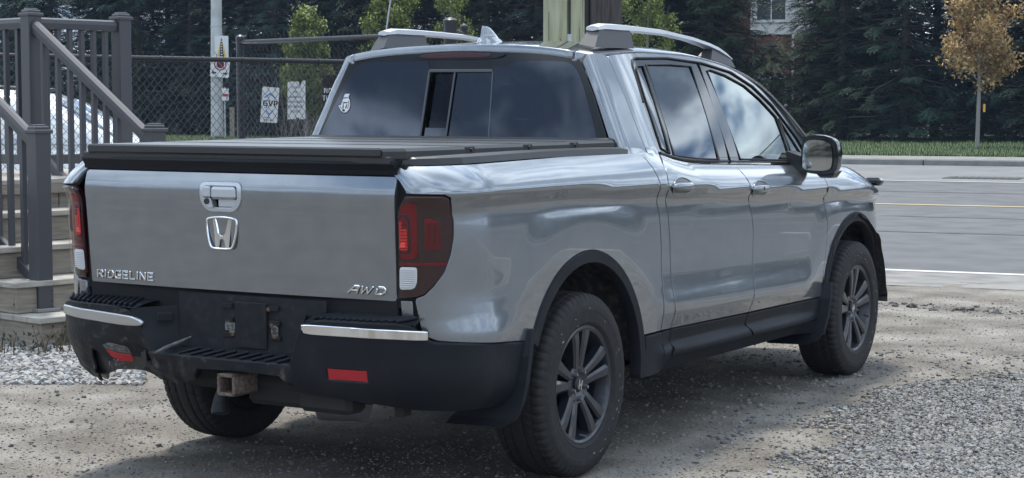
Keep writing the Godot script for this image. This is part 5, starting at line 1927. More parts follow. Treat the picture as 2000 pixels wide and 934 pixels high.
func build_ground() -> void:
	lot_noise.seed = 77
	lot_noise.frequency = 0.45
	lot_noise.fractal_octaves = 3
	var mb := MB.new()
	# one sheet: fine in front of the camera, coarse out to the horizon
	var xs := []
	var zs := []
	var x := -900.0
	for q in [-900.0, -400.0, -150.0, -60.0, -30.0, -18.0, -10.0]:
		xs.append(q)
	for k in 360:
		xs.append(-8.0 + k * 0.045)
	for q in [8.5, 12.0, 18.0, 30.0, 60.0, 150.0, 400.0, 900.0]:
		xs.append(q)
	for q in [900.0, 300.0, 80.0, 20.0, 5.0, -3.0]:
		zs.append(q)
	var z := -4.5
	while z > -20.0:
		zs.append(z)
		z -= 0.045
	for q in [-22.0, -30.0, -60.0, -150.0, -400.0, -900.0]:
		zs.append(q)
	var g := []
	for zz in zs:
		var row := []
		for xx in xs:
			var fine: float = smoothstep(-4.0, -4.6, zz) * smoothstep(-20.0, -18.0, zz) * smoothstep(8.4, 7.5, absf(xx))
			# the lot dips under the road
			var s := ROAD_N.dot(Vector3(xx, 0, zz))
			var h: float = fine * lot_height(xx, zz) - 0.06 * smoothstep(15.3, 16.2, s)
			# keep the wheels' ground level
			row.append(Vector3(xx, h, zz))
		g.append(row)
	mb.skin(g, false, null, Vector3.UP)
	struct("ground", mb, M["lot_dirt"])

func strip(t0: float, t1: float, s0: float, s1: float, y: float, mb: MB, step := 6.0, wave := 0.0) -> void:
	var t := t0
	while t < t1 - 0.01:
		var e := minf(t + step, t1)
		var w0 := wave * lot_noise.get_noise_1d(t * 1.5)
		var w1 := wave * lot_noise.get_noise_1d(e * 1.5)
		mb.quad(road(t, s0 + w0, y), road(e, s0 + w1, y), road(e, s1, y), road(t, s1, y), Vector3.UP)
		t = e

func build_road() -> void:
	var mb := MB.new()
	strip(-200, 200, 16.2, 44.6, 0.0, mb, 20.0)
	struct("road", mb, M["asphalt"])
	mb = MB.new()
	strip(-200, 200, 14.9, 16.2, 0.004, mb, 0.7, 0.12)
	struct("road_edge_slab", mb, M["concrete"])
	mb = MB.new()
	strip(-200, 200, 16.22, 16.36, 0.006, mb, 20.0)
	struct("edge_line", mb, M["line_white"])
	mb = MB.new()
	for k in 14:
		strip(-62.0 + k * 9.0, -59.0 + k * 9.0, 21.15, 21.42, 0.006, mb, 4.0)
	struct("lane_dashes", mb, M["line_white"])
	mb = MB.new()
	for k in 14:
		strip(-58.9 + k * 9.0, -53.1 + k * 9.0, 21.22, 21.34, 0.004, mb, 1.0, 0.03)
	strip(-200, 200, 31.0, 31.12, 0.004, mb, 1.0, 0.10)
	strip(-60, 60, 24.2, 24.26, 0.004, mb, 0.8, 0.25)
	struct("tar_seam", mb, M["tar_dark"])
	mb = MB.new()
	strip(-200, 200, 27.0, 27.22, 0.005, mb, 20.0)
	struct("centre_line", mb, M["line_yellow"])
	mb = MB.new()
	strip(-200, 200, 35.4, 44.5, 0.005, mb, 20.0)
	struct("worn_lane", mb, M["asphalt_pale"])
	mb = MB.new()
	strip(-200, 200, 35.3, 35.45, 0.009, mb, 20.0)
	struct("lane_line", mb, M["line_white"])
	mb = MB.new()
	var t := -150.0
	while t < 150.0:
		var a := road(t + 2.98, 44.85, 0.05)
		mb.box(road(t + 1.49, 44.85, 0.055), Vector3(1.485, 0.10, 0.25), 0.03, Basis(ROAD_T, Vector3.UP, -ROAD_N))
		t += 3.0
	struct("kerb", mb, M["concrete"])
	mb = MB.new()
	strip(-200, 200, 45.08, 47.4, 0.150, mb, 1.4, 0.0)
	struct("pavement", mb, M["concrete"])
	mb = MB.new()
	strip(-200, 200, 47.2, 140.0, 0.142, mb, 20.0)
	struct("verge", mb, M["grass_soil"])
	# crack and drain
	mb = MB.new()
	var pts := [road(-9.0, 36.3, 0.012), road(-6.0, 36.5, 0.012), road(-5.2, 36.9, 0.012), road(-4.4, 36.4, 0.012)]
	var gr := thing("storm_drain", "dark slotted storm drain in the far lane of the road", "storm drain", road(-6.3, 37.2, 0.0), atan2(-ROAD_T.z, ROAD_T.x))
	mb = MB.new()
	mb.box(Vector3(0, 0.010, 0), Vector3(0.75, 0.006, 0.42), 0.003)
	part("drain_plate", mb, M["cable_black"], gr)
	for k in 9:
		mb = MB.new()
		mb.bar(Vector3(-0.62 + k * 0.155, 0.02, -0.36), Vector3(-0.62 + k * 0.155 + 0.1, 0.02, 0.36), 0.06, 0.012, 0.003)
		part("drain_bar", mb, M["steel_dark"], gr)
	# grass blades along the verge: one mass of tufts
	var blade := MB.new()
	for k in 9:
		var a := k * 2.4
		var b := Vector3(cos(a), 0, sin(a)) * 0.05
		var w := Vector3(-sin(a), 0, cos(a)) * 0.012
		blade.tri(b - w, b + w, b * 2.2 + Vector3(0, 0.09 + 0.012 * (k % 4), 0), Vector3(0.3 * cos(a), 0.9, 0.3 * sin(a)).normalized())
	var mm := MultiMesh.new()
	mm.transform_format = MultiMesh.TRANSFORM_3D
	mm.mesh = blade.mesh(M["grass_blade"])
	mm.instance_count = 26000
	for k in mm.instance_count:
		var sc := rng.randf_range(0.7, 1.5)
		mm.set_instance_transform(k, Transform3D(Basis(Vector3.UP, rng.randf() * TAU).scaled(Vector3(sc, sc * rng.randf_range(0.5, 1.1), sc)), road(rng.randf_range(-50.0, 20.0), 47.5 + 17.0 * pow(rng.randf(), 1.3), 0.14)))
	var go := MultiMeshInstance3D.new()
	go.multimesh = mm
	go.name = "grass"
	add_child(go)
	go.set_meta("kind", "stuff")
	tag(go, "short green grass on the verge beyond the far kerb", "grass")


# ------------------------------------------------------------------ gravel

func stone_mesh(seed_no: int) -> ArrayMesh:
	var r := RandomNumberGenerator.new()
	r.seed = seed_no
	var mb := MB.new()
	var g := []
	var k1 := Vector3(r.randf_range(0.7, 1.2), r.randf_range(0.45, 0.75), r.randf_range(0.7, 1.2))
	for i in 5:
		var row := []
		var el := PI * (0.5 - i / 4.0)
		for k in 7:
			var a := TAU * k / 7.0 + i * 0.4
			var q := Vector3(cos(a) * cos(el), sin(el), sin(a) * cos(el)) * (1.0 if i in [0, 4] else r.randf_range(0.75, 1.15))
			row.append(q * k1)
		g.append(row)
	mb.tinted = true
	for i in 4:
		for k in 7:
			var k2 := (k + 1) % 7
			mb.quad(g[i][k], g[i][k2], g[i + 1][k2], g[i + 1][k], (g[i][k] + g[i + 1][k2]))
	return mb.mesh(M["gravel_stone"])

func scatter(called: String, label: String, count: int, pick: Callable, lo: float, hi: float, tint: float, seed_no: int) -> void:
	var mm := MultiMesh.new()
	mm.transform_format = MultiMesh.TRANSFORM_3D
	mm.use_colors = true
	mm.mesh = stone_mesh(seed_no)
	mm.instance_count = count
	for k in count:
		var p: Vector2 = pick.call()
		var sc := lo * pow(hi / lo, pow(rng.randf(), 2.2))
		var b := Basis.from_euler(Vector3(rng.randf_range(-0.5, 0.5), rng.randf() * TAU, rng.randf_range(-0.5, 0.5))).scaled(Vector3.ONE * sc)
		mm.set_instance_transform(k, Transform3D(b, Vector3(p.x, lot_height(p.x, p.y) + sc * 0.12, p.y)))
		var v := tint * rng.randf_range(0.62, 1.28)
		var warm := rng.randf_range(-0.05, 0.06)
		mm.set_instance_color(k, Color(v * (1.0 + warm), v, v * (0.99 - warm)))
	var o := MultiMeshInstance3D.new()
	o.multimesh = mm
	o.name = numbered(called)
	add_child(o)
	o.set_meta("kind", "stuff")
	tag(o, label, "gravel")

func build_gravel() -> void:
	# loose heap of crushed stone at the right, thick in the middle and thinning at its edge
	var heap := func() -> Vector2:
		for k in 50:
			var d := rng.randf_range(6.7, 10.9)
			var x := d * rng.randf_range(0.10, 0.32)
			var u := x / d
			# bounded on its left by a ragged line running away to the right
			var edge := 0.155 + 0.03 * smoothstep(7.2, 9.0, d) + 0.13 * smoothstep(8.9, 10.7, d)
			var e := (u - edge) / 0.045 + 0.9 * lot_noise.get_noise_2d(x * 2.0, d * 2.0)
			if rng.randf() < clampf(e, 0.03, 1.0):
				return Vector2(x, -d)
		return Vector2(2.0, -7.0)
	scatter("crushed_stone", "thick patch of loose pale crushed stone in front of the truck's right side", 15000, heap, 0.007, 0.020, 0.215, 3)
	scatter("crushed_stone", "darker chips mixed through the patch of loose crushed stone", 8000, heap, 0.007, 0.019, 0.145, 4)
	var stair := func() -> Vector2:
		var d := rng.randf_range(9.6, 11.9)
		return Vector2(-d * rng.randf_range(0.205, 0.30) , -d)
	scatter("crushed_stone", "grey crushed stone along the foot of the wooden stairs", 5000, stair, 0.010, 0.030, 0.28, 6)
	var wide := func() -> Vector2:
		var d := 5.6 * pow(14.0 / 5.6, rng.randf())
		return Vector2(d * rng.randf_range(-0.31, 0.31), -d)
	var clods := func() -> Vector2:
		var t := rng.randf_range(-6.0, 8.0)
		var p := road(t, 13.35 + 0.25 * lot_noise.get_noise_1d(t * 3.0) + rng.randfn() * 0.10)
		return Vector2(p.x, p.z)
	scatter("dirt_clods", "ragged dark line of dirt clods on the lot just before the road edge", 1800, clods, 0.005, 0.028, 0.09, 9)
	scatter("loose_grit", "small stones strewn over the whole gravel lot", 46000, wide, 0.002, 0.008, 0.20, 7)
	scatter("loose_grit", "scattered larger pebbles lying on the packed gravel lot", 1100, wide, 0.007, 0.017, 0.19, 8)
	# fallen twigs and dead leaves
	for q in [[-2.62, -8.60, 0.20, "thin brown twig lying on gravel left of the torn bumper"], [1.42, -6.55, 0.10, "dead brown leaf clump on the gravel near the lower edge"], [2.62, -8.9, 0.16, "pale curved stick lying on gravel beyond the crushed stone"], [0.35, -6.62, 0.11, "short grey stick on the gravel in front of the rear wheel"]]:
		var t := thing("fallen_twig", q[3], "twig", Vector3(q[0], lot_height(q[0], q[1]), q[1]), rng.randf_range(-0.4, 0.4))
		var mb := MB.new()
		var pts := []
		for k in 5:
			pts.append(Vector3((k / 4.0 - 0.5) * q[2], 0.006 + 0.006 * sin(k * 1.7), 0.02 * sin(k * 1.3)))
		mb.tube(pts, [0.004, 0.005, 0.004, 0.004, 0.002], 5)
		mb.tube([pts[2], pts[2] + Vector3(0.03, 0.012, 0.02)], [0.003, 0.001], 5)
		part("stick", mb, M["bark"], t)
		if q[3].begins_with("dead"):
			mb = MB.new()
			for k in 16:
				var p := Vector3(rng.randf_range(-0.08, 0.08), rng.randf_range(0.004, 0.02), rng.randf_range(-0.03, 0.03))
				mb.tri(p, p + Vector3(rng.randf_range(0.01, 0.03), rng.randf_range(0, 0.015), 0.01), p + Vector3(0, rng.randf_range(0, 0.01), 0.02))
			part("dead_leaves", mb, M["dead_leaf"], t)


# ------------------------------------------------------------------ house beyond the trees

func build_house() -> void:
	var h := thing("brick_house", "red brick house with white framed windows half hidden behind the evergreens", "house", Vector3(12.9, 0.14, -88.0), -0.25)
	var mb := MB.new()
	var wins := [[-0.35, 6.2, 1.5, 1.7], [2.2, 6.2, 1.2, 1.7], [-4.6, 6.2, 1.2, 1.7], [-0.35, 1.8, 1.5, 1.6], [-4.6, 1.8, 1.2, 1.6]]
	mb.box(Vector3(-1.0, 4.2, -4.0), Vector3(6.0, 4.2, 4.0), 0.02)
	part("wall", mb, M["brick_red"], h)
	mb = MB.new()
	mb.box(Vector3(1.55, 6.3, 0.06), Vector3(2.9, 1.6, 0.06), 0.02)
	part("white_bay", mb, M["house_white"], h)
	mb = MB.new()
	mb.loft([[Vector3(-7.4, 8.35, 0.6), Vector3(5.4, 8.35, 0.6), Vector3(5.4, 8.35, -8.6), Vector3(-7.4, 8.35, -8.6)], [Vector3(-5.0, 10.6, -3.6), Vector3(3.0, 10.6, -3.6), Vector3(3.0, 10.6, -4.4), Vector3(-5.0, 10.6, -4.4)]])
	part("roof", mb, M["roof_shingle"], h)
	for w in wins:
		mb = MB.new()
		var z := 0.14
		for e in [[-1, 0], [1, 0], [0, -1], [0, 1]]:
			mb.box(Vector3(w[0] + e[0] * w[2] / 2, w[1] + e[1] * w[3] / 2, z), Vector3(0.07 if e[0] else w[2] / 2 + 0.07, 0.07 if e[1] else w[3] / 2, 0.05), 0.01)
		mb.box(Vector3(w[0], w[1], z), Vector3(0.025, w[3] / 2, 0.02), 0.004)
		mb.box(Vector3(w[0], w[1] + 0.2, z), Vector3(w[2] / 2, 0.025, 0.02), 0.004)
		var fr := part("window_frame", mb, M["house_white"], h)
		mb = MB.new()
		mb.box(Vector3(w[0], w[1], z - 0.01), Vector3(w[2] / 2, w[3] / 2, 0.006), 0.0)
		part("pane", mb, M["car_glass"], fr)
	mb = MB.new()
	mb.tube([Vector3(0.72, 0.2, 0.22), Vector3(0.72, 7.0, 0.22)], 0.06, 8)
	part("downpipe", mb, M["house_white"], h)
	mb = MB.new()
	mb.tube([Vector3(-3.4, 0.2, 0.1), Vector3(-3.4, 7.0, 0.1)], 0.06, 8)
	part("downpipe", mb, M["house_white"], h)


# ------------------------------------------------------------------ trees

func spray_mesh(kind: String, m: Material) -> ArrayMesh:
	var r := RandomNumberGenerator.new()
	r.seed = hash(kind)
	var mb := MB.new()
	mb.tinted = true
	if kind == "needles":
		# a drooping fan of twigs with short needle leaves, about one metre long, pointing along +x
		for tw in 7:
			var a := (tw - 3) * 0.30
			var l := 1.0 - 0.12 * absf(tw - 3)
			var d := Vector3(cos(a), r.randf_range(-0.25, 0.10), sin(a)).normalized()
			for k in 9:
				var f := (k + 0.5) / 9.0
				var p := d * l * f + Vector3(0, -0.16 * f * f, 0)
				for s in [-1.0, 1.0]:
					var side = d.cross(Vector3.UP).normalized() * s
					var tip = p + side * r.randf_range(0.06, 0.13) + d * r.randf_range(0.03, 0.10) + Vector3(0, r.randf_range(-0.07, 0.04), 0)
					var v := r.randf_range(0.6, 1.3)
					mb.col = Color(v, v, v * r.randf_range(0.9, 1.1))
					mb.tri(p - d * 0.035, p + d * 0.035, tip, (Vector3(r.randf_range(-0.4, 0.4), 1, r.randf_range(-0.4, 0.4))).normalized())
	else:
		# a loose bunch of small leaves
		for k in 26:
			var p := Vector3(r.randfn(), r.randfn(), r.randfn()) * 0.38
			var u := Vector3(r.randf_range(-1, 1), r.randf_range(-1, 1), r.randf_range(-1, 1)).normalized()
			var w := u.cross(Vector3(r.randf_range(-1, 1), 1, r.randf_range(-1, 1))).normalized()
			var l := r.randf_range(0.16, 0.26)
			var v := r.randf_range(0.65, 1.35)
			mb.col = Color(v * r.randf_range(0.92, 1.1), v, v * 0.95)
			var nn := (p.normalized() * 0.6 + Vector3(0, 0.8, 0)).normalized()
			mb.tri(p - u * l, p + w * l * 0.45, p + u * l, nn)
			mb.tri(p - u * l, p + u * l, p - w * l * 0.45, nn)
	return mb.mesh(m)

func crown_of(list: Array, mesh: Mesh, parent: Node3D, called := "crown") -> void:
	var mm := MultiMesh.new()
	mm.transform_format = MultiMesh.TRANSFORM_3D
	mm.use_colors = true
	mm.mesh = mesh
	mm.instance_count = list.size()
	for k in list.size():
		mm.set_instance_transform(k, list[k][0])
		mm.set_instance_color(k, list[k][1])
	var o := MultiMeshInstance3D.new()
	o.multimesh = mm
	o.name = called
	parent.add_child(o)
	o.set_meta("kind", "stuff")

func evergreen(label: String, at: Vector3, high: float, reach: float, mesh: Mesh, low: float, dense: float, seed_no: int) -> void:
	var r := RandomNumberGenerator.new()
	r.seed = seed_no
	var t := thing("evergreen_tree", label, "tree", at, 0.0, "evergreens beyond the road")
	var mb := MB.new()
	mb.tube([Vector3(0, -0.2, 0), Vector3(0.05, high * 0.5, 0), Vector3(0, high * 0.97, 0.04)], [0.20, 0.13, 0.02], 8)
	part("trunk", mb, M["bark"], t)
	mb = MB.new()
	var list := []
	var y := low
	while y < high - 0.2:
		var f := (y - low) / (high - low)
		var rad := reach * pow(1.0 - f, 0.75) * (0.72 + 0.28 * smoothstep(0.0, 0.12, f))
		var n := int((5 + 4 * (1.0 - f)) * dense)
		var a0 := r.randf() * TAU
		for k in n:
			var a := a0 + TAU * k / n + r.randf_range(-0.3, 0.3)
			var l := rad * r.randf_range(0.55, 1.12)
			var droop := r.randf_range(-0.30, 0.06)
			var d := Vector3(cos(a), droop, sin(a)).normalized()
			var tint := r.randf_range(0.62, 1.25)
			if y < 6.5:
				mb.tube([Vector3(0, y, 0), Vector3(0, y, 0) + d * l * 0.9], [0.035, 0.010], 4, false)
			var steps := maxi(1, int(l / 0.42))
			for s in range(1 if steps > 1 else 0, steps + 1):
				var p := Vector3(0, y, 0) + d * (l * s / steps) + Vector3(r.randf_range(-0.12, 0.12), r.randf_range(-0.12, 0.12), r.randf_range(-0.12, 0.12))
				var sc := r.randf_range(0.55, 0.95) * (0.75 if f < 0.55 else 1.25)
				var b := Basis(Vector3.UP, -a + r.randf_range(-0.7, 0.7)) * Basis(Vector3(0, 0, 1), r.randf_range(-0.45, 0.15))
				var v := tint * r.randf_range(0.8, 1.2)
				list.append([Transform3D(b.scaled(Vector3.ONE * sc), p), Color(v, v, v)])
		y += r.randf_range(0.20, 0.34) * (1.0 if f < 0.6 else 1.6)
	part("limbs", mb, M["bark"], t).set_meta("kind", "stuff")
	crown_of(list, mesh, t)

func leafy(called: String, label: String, at: Vector3, high: float, low: float, reach: float, mesh: Mesh, count: int, leaf: float, bark: String, seed_no: int, group := "", taper := 0.9) -> Node3D:
	var r := RandomNumberGenerator.new()
	r.seed = seed_no
	var t := thing(called, label, "tree", at, 0.0, group)
	var mb := MB.new()
	var top := Vector3(r.randf_range(-0.1, 0.2), high * 0.93, 0)
	mb.tube([Vector3(0, -0.1, 0), Vector3(0.03, low, 0.01), top.lerp(Vector3(0, low, 0), 0.4), top], [0.07, 0.055, 0.035, 0.01], 8)
	part("trunk", mb, M[bark], t)
	mb = MB.new()
	var list := []
	var limbs := 16
	for k in limbs:
		var f := (k + 0.3) / limbs
		var y := lerpf(low, high * 0.86, f)
		var a := k * 2.4 + r.randf_range(-0.3, 0.3)
		var l := reach * r.randf_range(0.75, 1.1) * (1.0 - taper * pow(f, 1.4)) + 0.12
		var b := Vector3(top.x * f * 0.6, y, 0)
		var tip := b + Vector3(cos(a) * l, l * r.randf_range(0.45, 0.9), sin(a) * l)
		var mid := b.lerp(tip, 0.5) + Vector3(0, -0.06, 0)
		mb.tube([b, mid, tip], [0.022, 0.014, 0.004], 5, false)
		for s in count / limbs:
			var u := pow(r.randf(), 0.6)
			var p := b.lerp(tip, u) + Vector3(r.randfn(), r.randfn(), r.randfn()) * 0.11 * reach
			var v := r.randf_range(0.7, 1.3)
			list.append([Transform3D(Basis.from_euler(Vector3(r.randf() * TAU, r.randf() * TAU, r.randf() * TAU)).scaled(Vector3.ONE * leaf * r.randf_range(0.7, 1.3)), p), Color(v, v * r.randf_range(0.93, 1.05), v * 0.95)])
	part("limbs", mb, M[bark], t).set_meta("kind", "stuff")
	crown_of(list, mesh, t)
	return t

func ordinal(n: int) -> String:
	var small := ["", "first", "second", "third", "fourth", "fifth", "sixth", "seventh", "eighth", "ninth", "tenth", "eleventh", "twelfth", "thirteenth", "fourteenth", "fifteenth", "sixteenth", "seventeenth", "eighteenth", "nineteenth", "twentieth"]
	if n <= 20:
		return small[n]
	if n % 10 == 0:
		return ["", "", "twentieth", "thirtieth", "fortieth", "fiftieth"][n / 10]
	return ["", "", "twenty-", "thirty-", "forty-", "fifty-"][n / 10] + small[n % 10]

func build_trees() -> void:
	var sm := {"spruce": spray_mesh("needles", M["leaf_spruce"]), "pine": spray_mesh("needles", M["leaf_pine"]), "blue": spray_mesh("needles", M["leaf_blue_spruce"]), "bright": spray_mesh("leaves", M["leaf_bright"]), "rust": spray_mesh("leaves", M["leaf_rust"]), "shrub": spray_mesh("leaves", M["leaf_shrub"])}
	var kinds := ["spruce", "pine", "spruce", "blue", "spruce", "pine"]
	var words := {"spruce": "dark green spruce", "pine": "dull green pine", "blue": "bluish spruce"}
	var r := RandomNumberGenerator.new()
	r.seed = 404
	var n := 0
	var low_n := 0
	var row_n := [0, 0, 0]
	# three staggered rows behind the verge
	for row in 3:
		var t := -68.0 + row * 1.3
		while t < 52.0:
			var s := 65.5 + row * 3.4 + r.randf_range(-0.7, 0.9)
			var p := road(t, s, 0.14)
			var u := p.x / -p.z
			var gap := u > 0.128 and u < 0.160
			var k: String = kinds[n % kinds.size()]
			if not (gap and row < 3):
				var place := "hidden by the deck" if u < -0.17 else ("behind the fence" if u < -0.1 else ("behind the cab" if u < 0.06 else ("left of the house gap" if u < 0.144 else ("right of the house gap" if u < 0.30 else "beyond the right edge"))))
				row_n[row] += 1
				evergreen("%s %s, %s from left in the %s row" % [words[k], place, ordinal(row_n[row]), ["front", "second", "back"][row]], p, r.randf_range(9.0, 12.5) * (0.58 if t > 21.0 else 1.0), r.randf_range(2.3, 3.1), sm[k], 0.15 if row == 0 else 0.8, 1.25, 1000 + n)
			elif row == 0:
				low_n += 1
				evergreen("low spruce at the foot of the gap before the brick house, %s one" % ["left", "middle", "right", "far right"][low_n % 4], p, 4.0, 2.0, sm["pine"], 0.15, 1.2, 1000 + n)
			n += 1
			t += r.randf_range(2.0, 2.9) * (2.0 if t > 17.0 or t < -56.0 else 1.0)
	leafy("young_tree", "young tree with russet drying leaves on the verge at the right", Vector3(13.95, 0.14, -54.3), 6.3, 1.75, 1.02, sm["rust"], 430, 0.30, "bark_grey", 5, "", 0.55)
	var tape := thing("tree_tag", "orange tape tied round the russet young tree", "tape", Vector3(14.12, 1.38, -54.2))
	var mb := MB.new()
	mb.box(Vector3(0, 0, 0), Vector3(0.035, 0.12, 0.01), 0.004)
	part("tape_tail", mb, M["tape_orange"], tape)
	leafy("young_tree", "bright green cone-shaped young tree seen above the paper notices", Vector3(-7.65, 0.14, -67.5), 5.3, 0.9, 0.92, sm["bright"], 1100, 0.27, "bark_grey", 6, "green young trees on the verge", 0.8)
	leafy("young_tree", "bright green young tree above the left roof rail", Vector3(-4.15, 0.14, -63.5), 6.0, 1.4, 1.05, sm["bright"], 950, 0.27, "bark_grey", 7, "green young trees on the verge", 0.7)
	leafy("young_tree", "thin young tree with sparse leaves behind the fence posts", Vector3(-2.1, 0.14, -62.0), 6.2, 1.6, 0.85, sm["bright"], 150, 0.25, "bark_grey", 8, "green young trees on the verge", 0.6)
	leafy("young_tree", "sparse yellow-green young tree right of the dark wooden pole", Vector3(4.35, 0.14, -59.5), 6.4, 1.5, 1.1, sm["bright"], 330, 0.25, "bark_grey", 9, "green young trees on the verge", 0.5)
	# trees off to the left, which the back window reflects
	for q in [[-37.0, 6.0, 9.0], [-41.0, 13.0, 10.0], [-36.0, 17.5, 8.0], [-43.0, 23.0, 10.5], [-40.0, -1.0, 8.5]]:
		evergreen("%s tree off to the left, seen only reflected in the back window" % {-37.0: "first", -41.0: "second", -36.0: "third", -43.0: "fourth", -40.0: "fifth"}[q[0]], Vector3(q[0], 0, q[1]), q[2] * 0.62, 2.6, sm["spruce"], 0.4, 0.9, 2000 + int(q[1]))
	for q in [[-14.0, 24.0, 8.0, "nearest"], [-19.5, 29.0, 9.0, "second"], [-25.0, 33.0, 9.5, "third"], [-8.0, 27.0, 8.5, "rightmost"]]:
		evergreen("%s tree behind the viewpoint, seen only reflected in the door mirror" % q[3], Vector3(q[0], 0, q[1]), q[2] * 0.62, 2.6, sm["spruce"], 0.3, 0.9, 3000 + int(q[1]))
	# twiggy undergrowth at the foot of the evergreens
	for q in [[-3.2, 64.2, "bare grey undergrowth at the foot of the evergreens beside the mirror"], [-2.0, 64.0, "low grey undergrowth right of the door mirror under the evergreens"], [-37.0, 62.0, "bare twiggy bush beyond the fence at the far left"]]:
		var b := thing("twiggy_bush", q[2], "bush", road(q[0], q[1], 0.14))
		mb = MB.new()
		for k in 60:
			var a := r.randf() * TAU
			var l := r.randf_range(0.4, 1.0) * (3.0 if q[0] < -30.0 else 1.0)
			var s := Vector3(r.randf_range(-0.9, 0.9), 0, r.randf_range(-0.4, 0.4))
			mb.tube([s, s + Vector3(cos(a) * 0.3, 0.7, sin(a) * 0.3) * l * 0.6, s + Vector3(cos(a) * 0.6, 0.9, sin(a) * 0.6) * l], [0.012, 0.009, 0.003], 4, false)
		part("twigs", mb, M["bark_grey"], b)


# ------------------------------------------------------------------ poles, signs, posts

func letters(text: String, size: float, m: Material, parent: Node3D, at: Transform3D, called := "lettering") -> void:
	var tm := TextMesh.new()
	var f := SystemFont.new()
	f.font_names = PackedStringArray(["Droid Sans"])
	f.font_weight = 700
	tm.font = f
	tm.text = text
	tm.font_size = 32
	tm.pixel_size = size / 24.0
	tm.depth = 0.0015
	tm.curve_step = 4.0
	var mb := MB.new()
	mb.add_mesh(tm, at)
	if mb.v.size():
		part(called, mb, m, parent)

func build_street_things() -> void:
	# concrete lamp pole with its two signs, beyond the road at the left
	var pole := thing("lamp_pole", "tall pale concrete lamp pole standing beyond the fence", "pole", Vector3(-11.55, 0.14, -71.0))
	var mb := MB.new()
	mb.tube([Vector3(0, -0.2, 0), Vector3(0.0, 3.0, 0), Vector3(0.05, 9.0, 0)], [0.26, 0.23, 0.19], 16)
	part("shaft", mb, M["pole_concrete"], pole)
	mb = MB.new()
	mb.lathe([Vector2(2.9, 0.236), Vector2(2.9, 0.245), Vector2(2.98, 0.245), Vector2(2.98, 0.236)], 20, Transform3D(Basis(Vector3.RIGHT, -PI / 2), Vector3.ZERO))
	part("strap", mb, M["galvanised"], pole)
	mb = MB.new()
	mb.lathe([Vector2(4.35, 0.222), Vector2(4.35, 0.232), Vector2(4.40, 0.232), Vector2(4.40, 0.222)], 20, Transform3D(Basis(Vector3.RIGHT, -PI / 2), Vector3.ZERO))
	part("strap", mb, M["galvanised"], pole)
	var s := thing("road_sign", "upper sign on the concrete pole, white with a road tapering between yellow edges", "sign", Vector3(-11.30, 3.68, -70.7))
	mb = MB.new()
	mb.prism(round_corners(pl([-0.27, -0.46, 0.27, -0.46, 0.27, 0.46, -0.27, 0.46]), 0.04), 0.012, 0.003, Transform3D())
	part("plate", mb, M["sign_white"], s)
	mb = MB.new()
	mb.prism(pl([-0.19, -0.36, -0.10, -0.36, -0.035, 0.22, -0.045, 0.22]), 0.004, 0.0, Transform3D(Basis(), Vector3(0, 0, 0.012)))
	mb.prism(pl([0.19, -0.36, 0.10, -0.36, 0.035, 0.22, 0.045, 0.22]), 0.004, 0.0, Transform3D(Basis(), Vector3(0, 0, 0.012)))
	part("yellow_edges", mb, M["sign_yellow"], s)
	mb = MB.new()
	mb.prism(pl([-0.085, -0.36, -0.04, -0.36, -0.012, 0.36, -0.026, 0.30]), 0.005, 0.0, Transform3D(Basis(), Vector3(0, 0, 0.012)))
	mb.prism(pl([0.085, -0.36, 0.04, -0.36, 0.012, 0.36, 0.026, 0.30]), 0.005, 0.0, Transform3D(Basis(), Vector3(0, 0, 0.012)))
	for k in 6:
		var y := -0.33 + k * 0.10
		mb.prism(pl([-0.04 + k * 0.004, y, 0.04 - k * 0.004, y, 0.04 - k * 0.004, y + 0.055, -0.04 + k * 0.004, y + 0.055]), 0.0055, 0.0, Transform3D(Basis(), Vector3(0, 0, 0.012)))
	mb.prism(pl([-0.02, 0.28, 0.02, 0.28, 0.0, 0.40]), 0.0052, 0.0, Transform3D(Basis(), Vector3(0, 0, 0.012)))
	part("road_symbol", mb, M["sign_black"], s)
	s = thing("no_stopping_sign", "lower tilted sign on the concrete pole, red ring over a black octagon", "sign", Vector3(-11.36, 2.94, -70.68))
	s.rotation.z = -0.10
	mb = MB.new()
	mb.prism(round_corners(pl([-0.37, -0.40, 0.37, -0.40, 0.37, 0.40, -0.37, 0.40]), 0.06), 0.012, 0.003, Transform3D())
	part("plate", mb, M["sign_white"], s)
	mb = MB.new()
	var oct := arc(0, 0.10, 0.155, 0.155, 22.5, 382.5, 8)
	oct.remove_at(8)
	mb.prism(oct, 0.004, 0.0, Transform3D(Basis(), Vector3(0, 0, 0.012)))
	for q in [1.0, -1.0]:
		mb.prism(pl([q * 0.32, -0.24, q * 0.22, -0.16, q * 0.22, -0.21, q * 0.13, -0.21, q * 0.13, -0.27, q * 0.22, -0.27, q * 0.22, -0.32]), 0.004, 0.0, Transform3D(Basis(), Vector3(0, 0, 0.012)))
	part("black_symbols", mb, M["sign_black"], s)
	mb = MB.new()
	var ring := []
	for k in 33:
		ring.append(Vector3(0.245 * cos(TAU * k / 32), 0.10 + 0.245 * sin(TAU * k / 32), 0.014))
	for k in 32:
		var a: Vector3 = ring[k]
		var b: Vector3 = ring[k + 1]
		var c := Vector3(0, 0.10, 0.014)
		mb.quad(a, b, c + (b - c) * 0.80 + Vector3(0, 0, 0.004), c + (a - c) * 0.80 + Vector3(0, 0, 0.004), Vector3(0, 0, 1))
	mb.bar(Vector3(-0.16, 0.26, 0.019), Vector3(0.16, -0.06, 0.019), 0.045, 0.003, 0.0, Vector3(0, 0, 1))
	part("red_ring", mb, M["sign_red"], s)
	s = thing("small_post_sign", "small white sign with a dark band on a thin post right of the concrete pole", "sign", Vector3(-11.02, 0.14, -69.6))
	mb = MB.new()
	mb.tube([Vector3(0, 0, 0), Vector3(0, 2.0, 0)], 0.035, 8)
	part("post", mb, M["galvanised"], s)
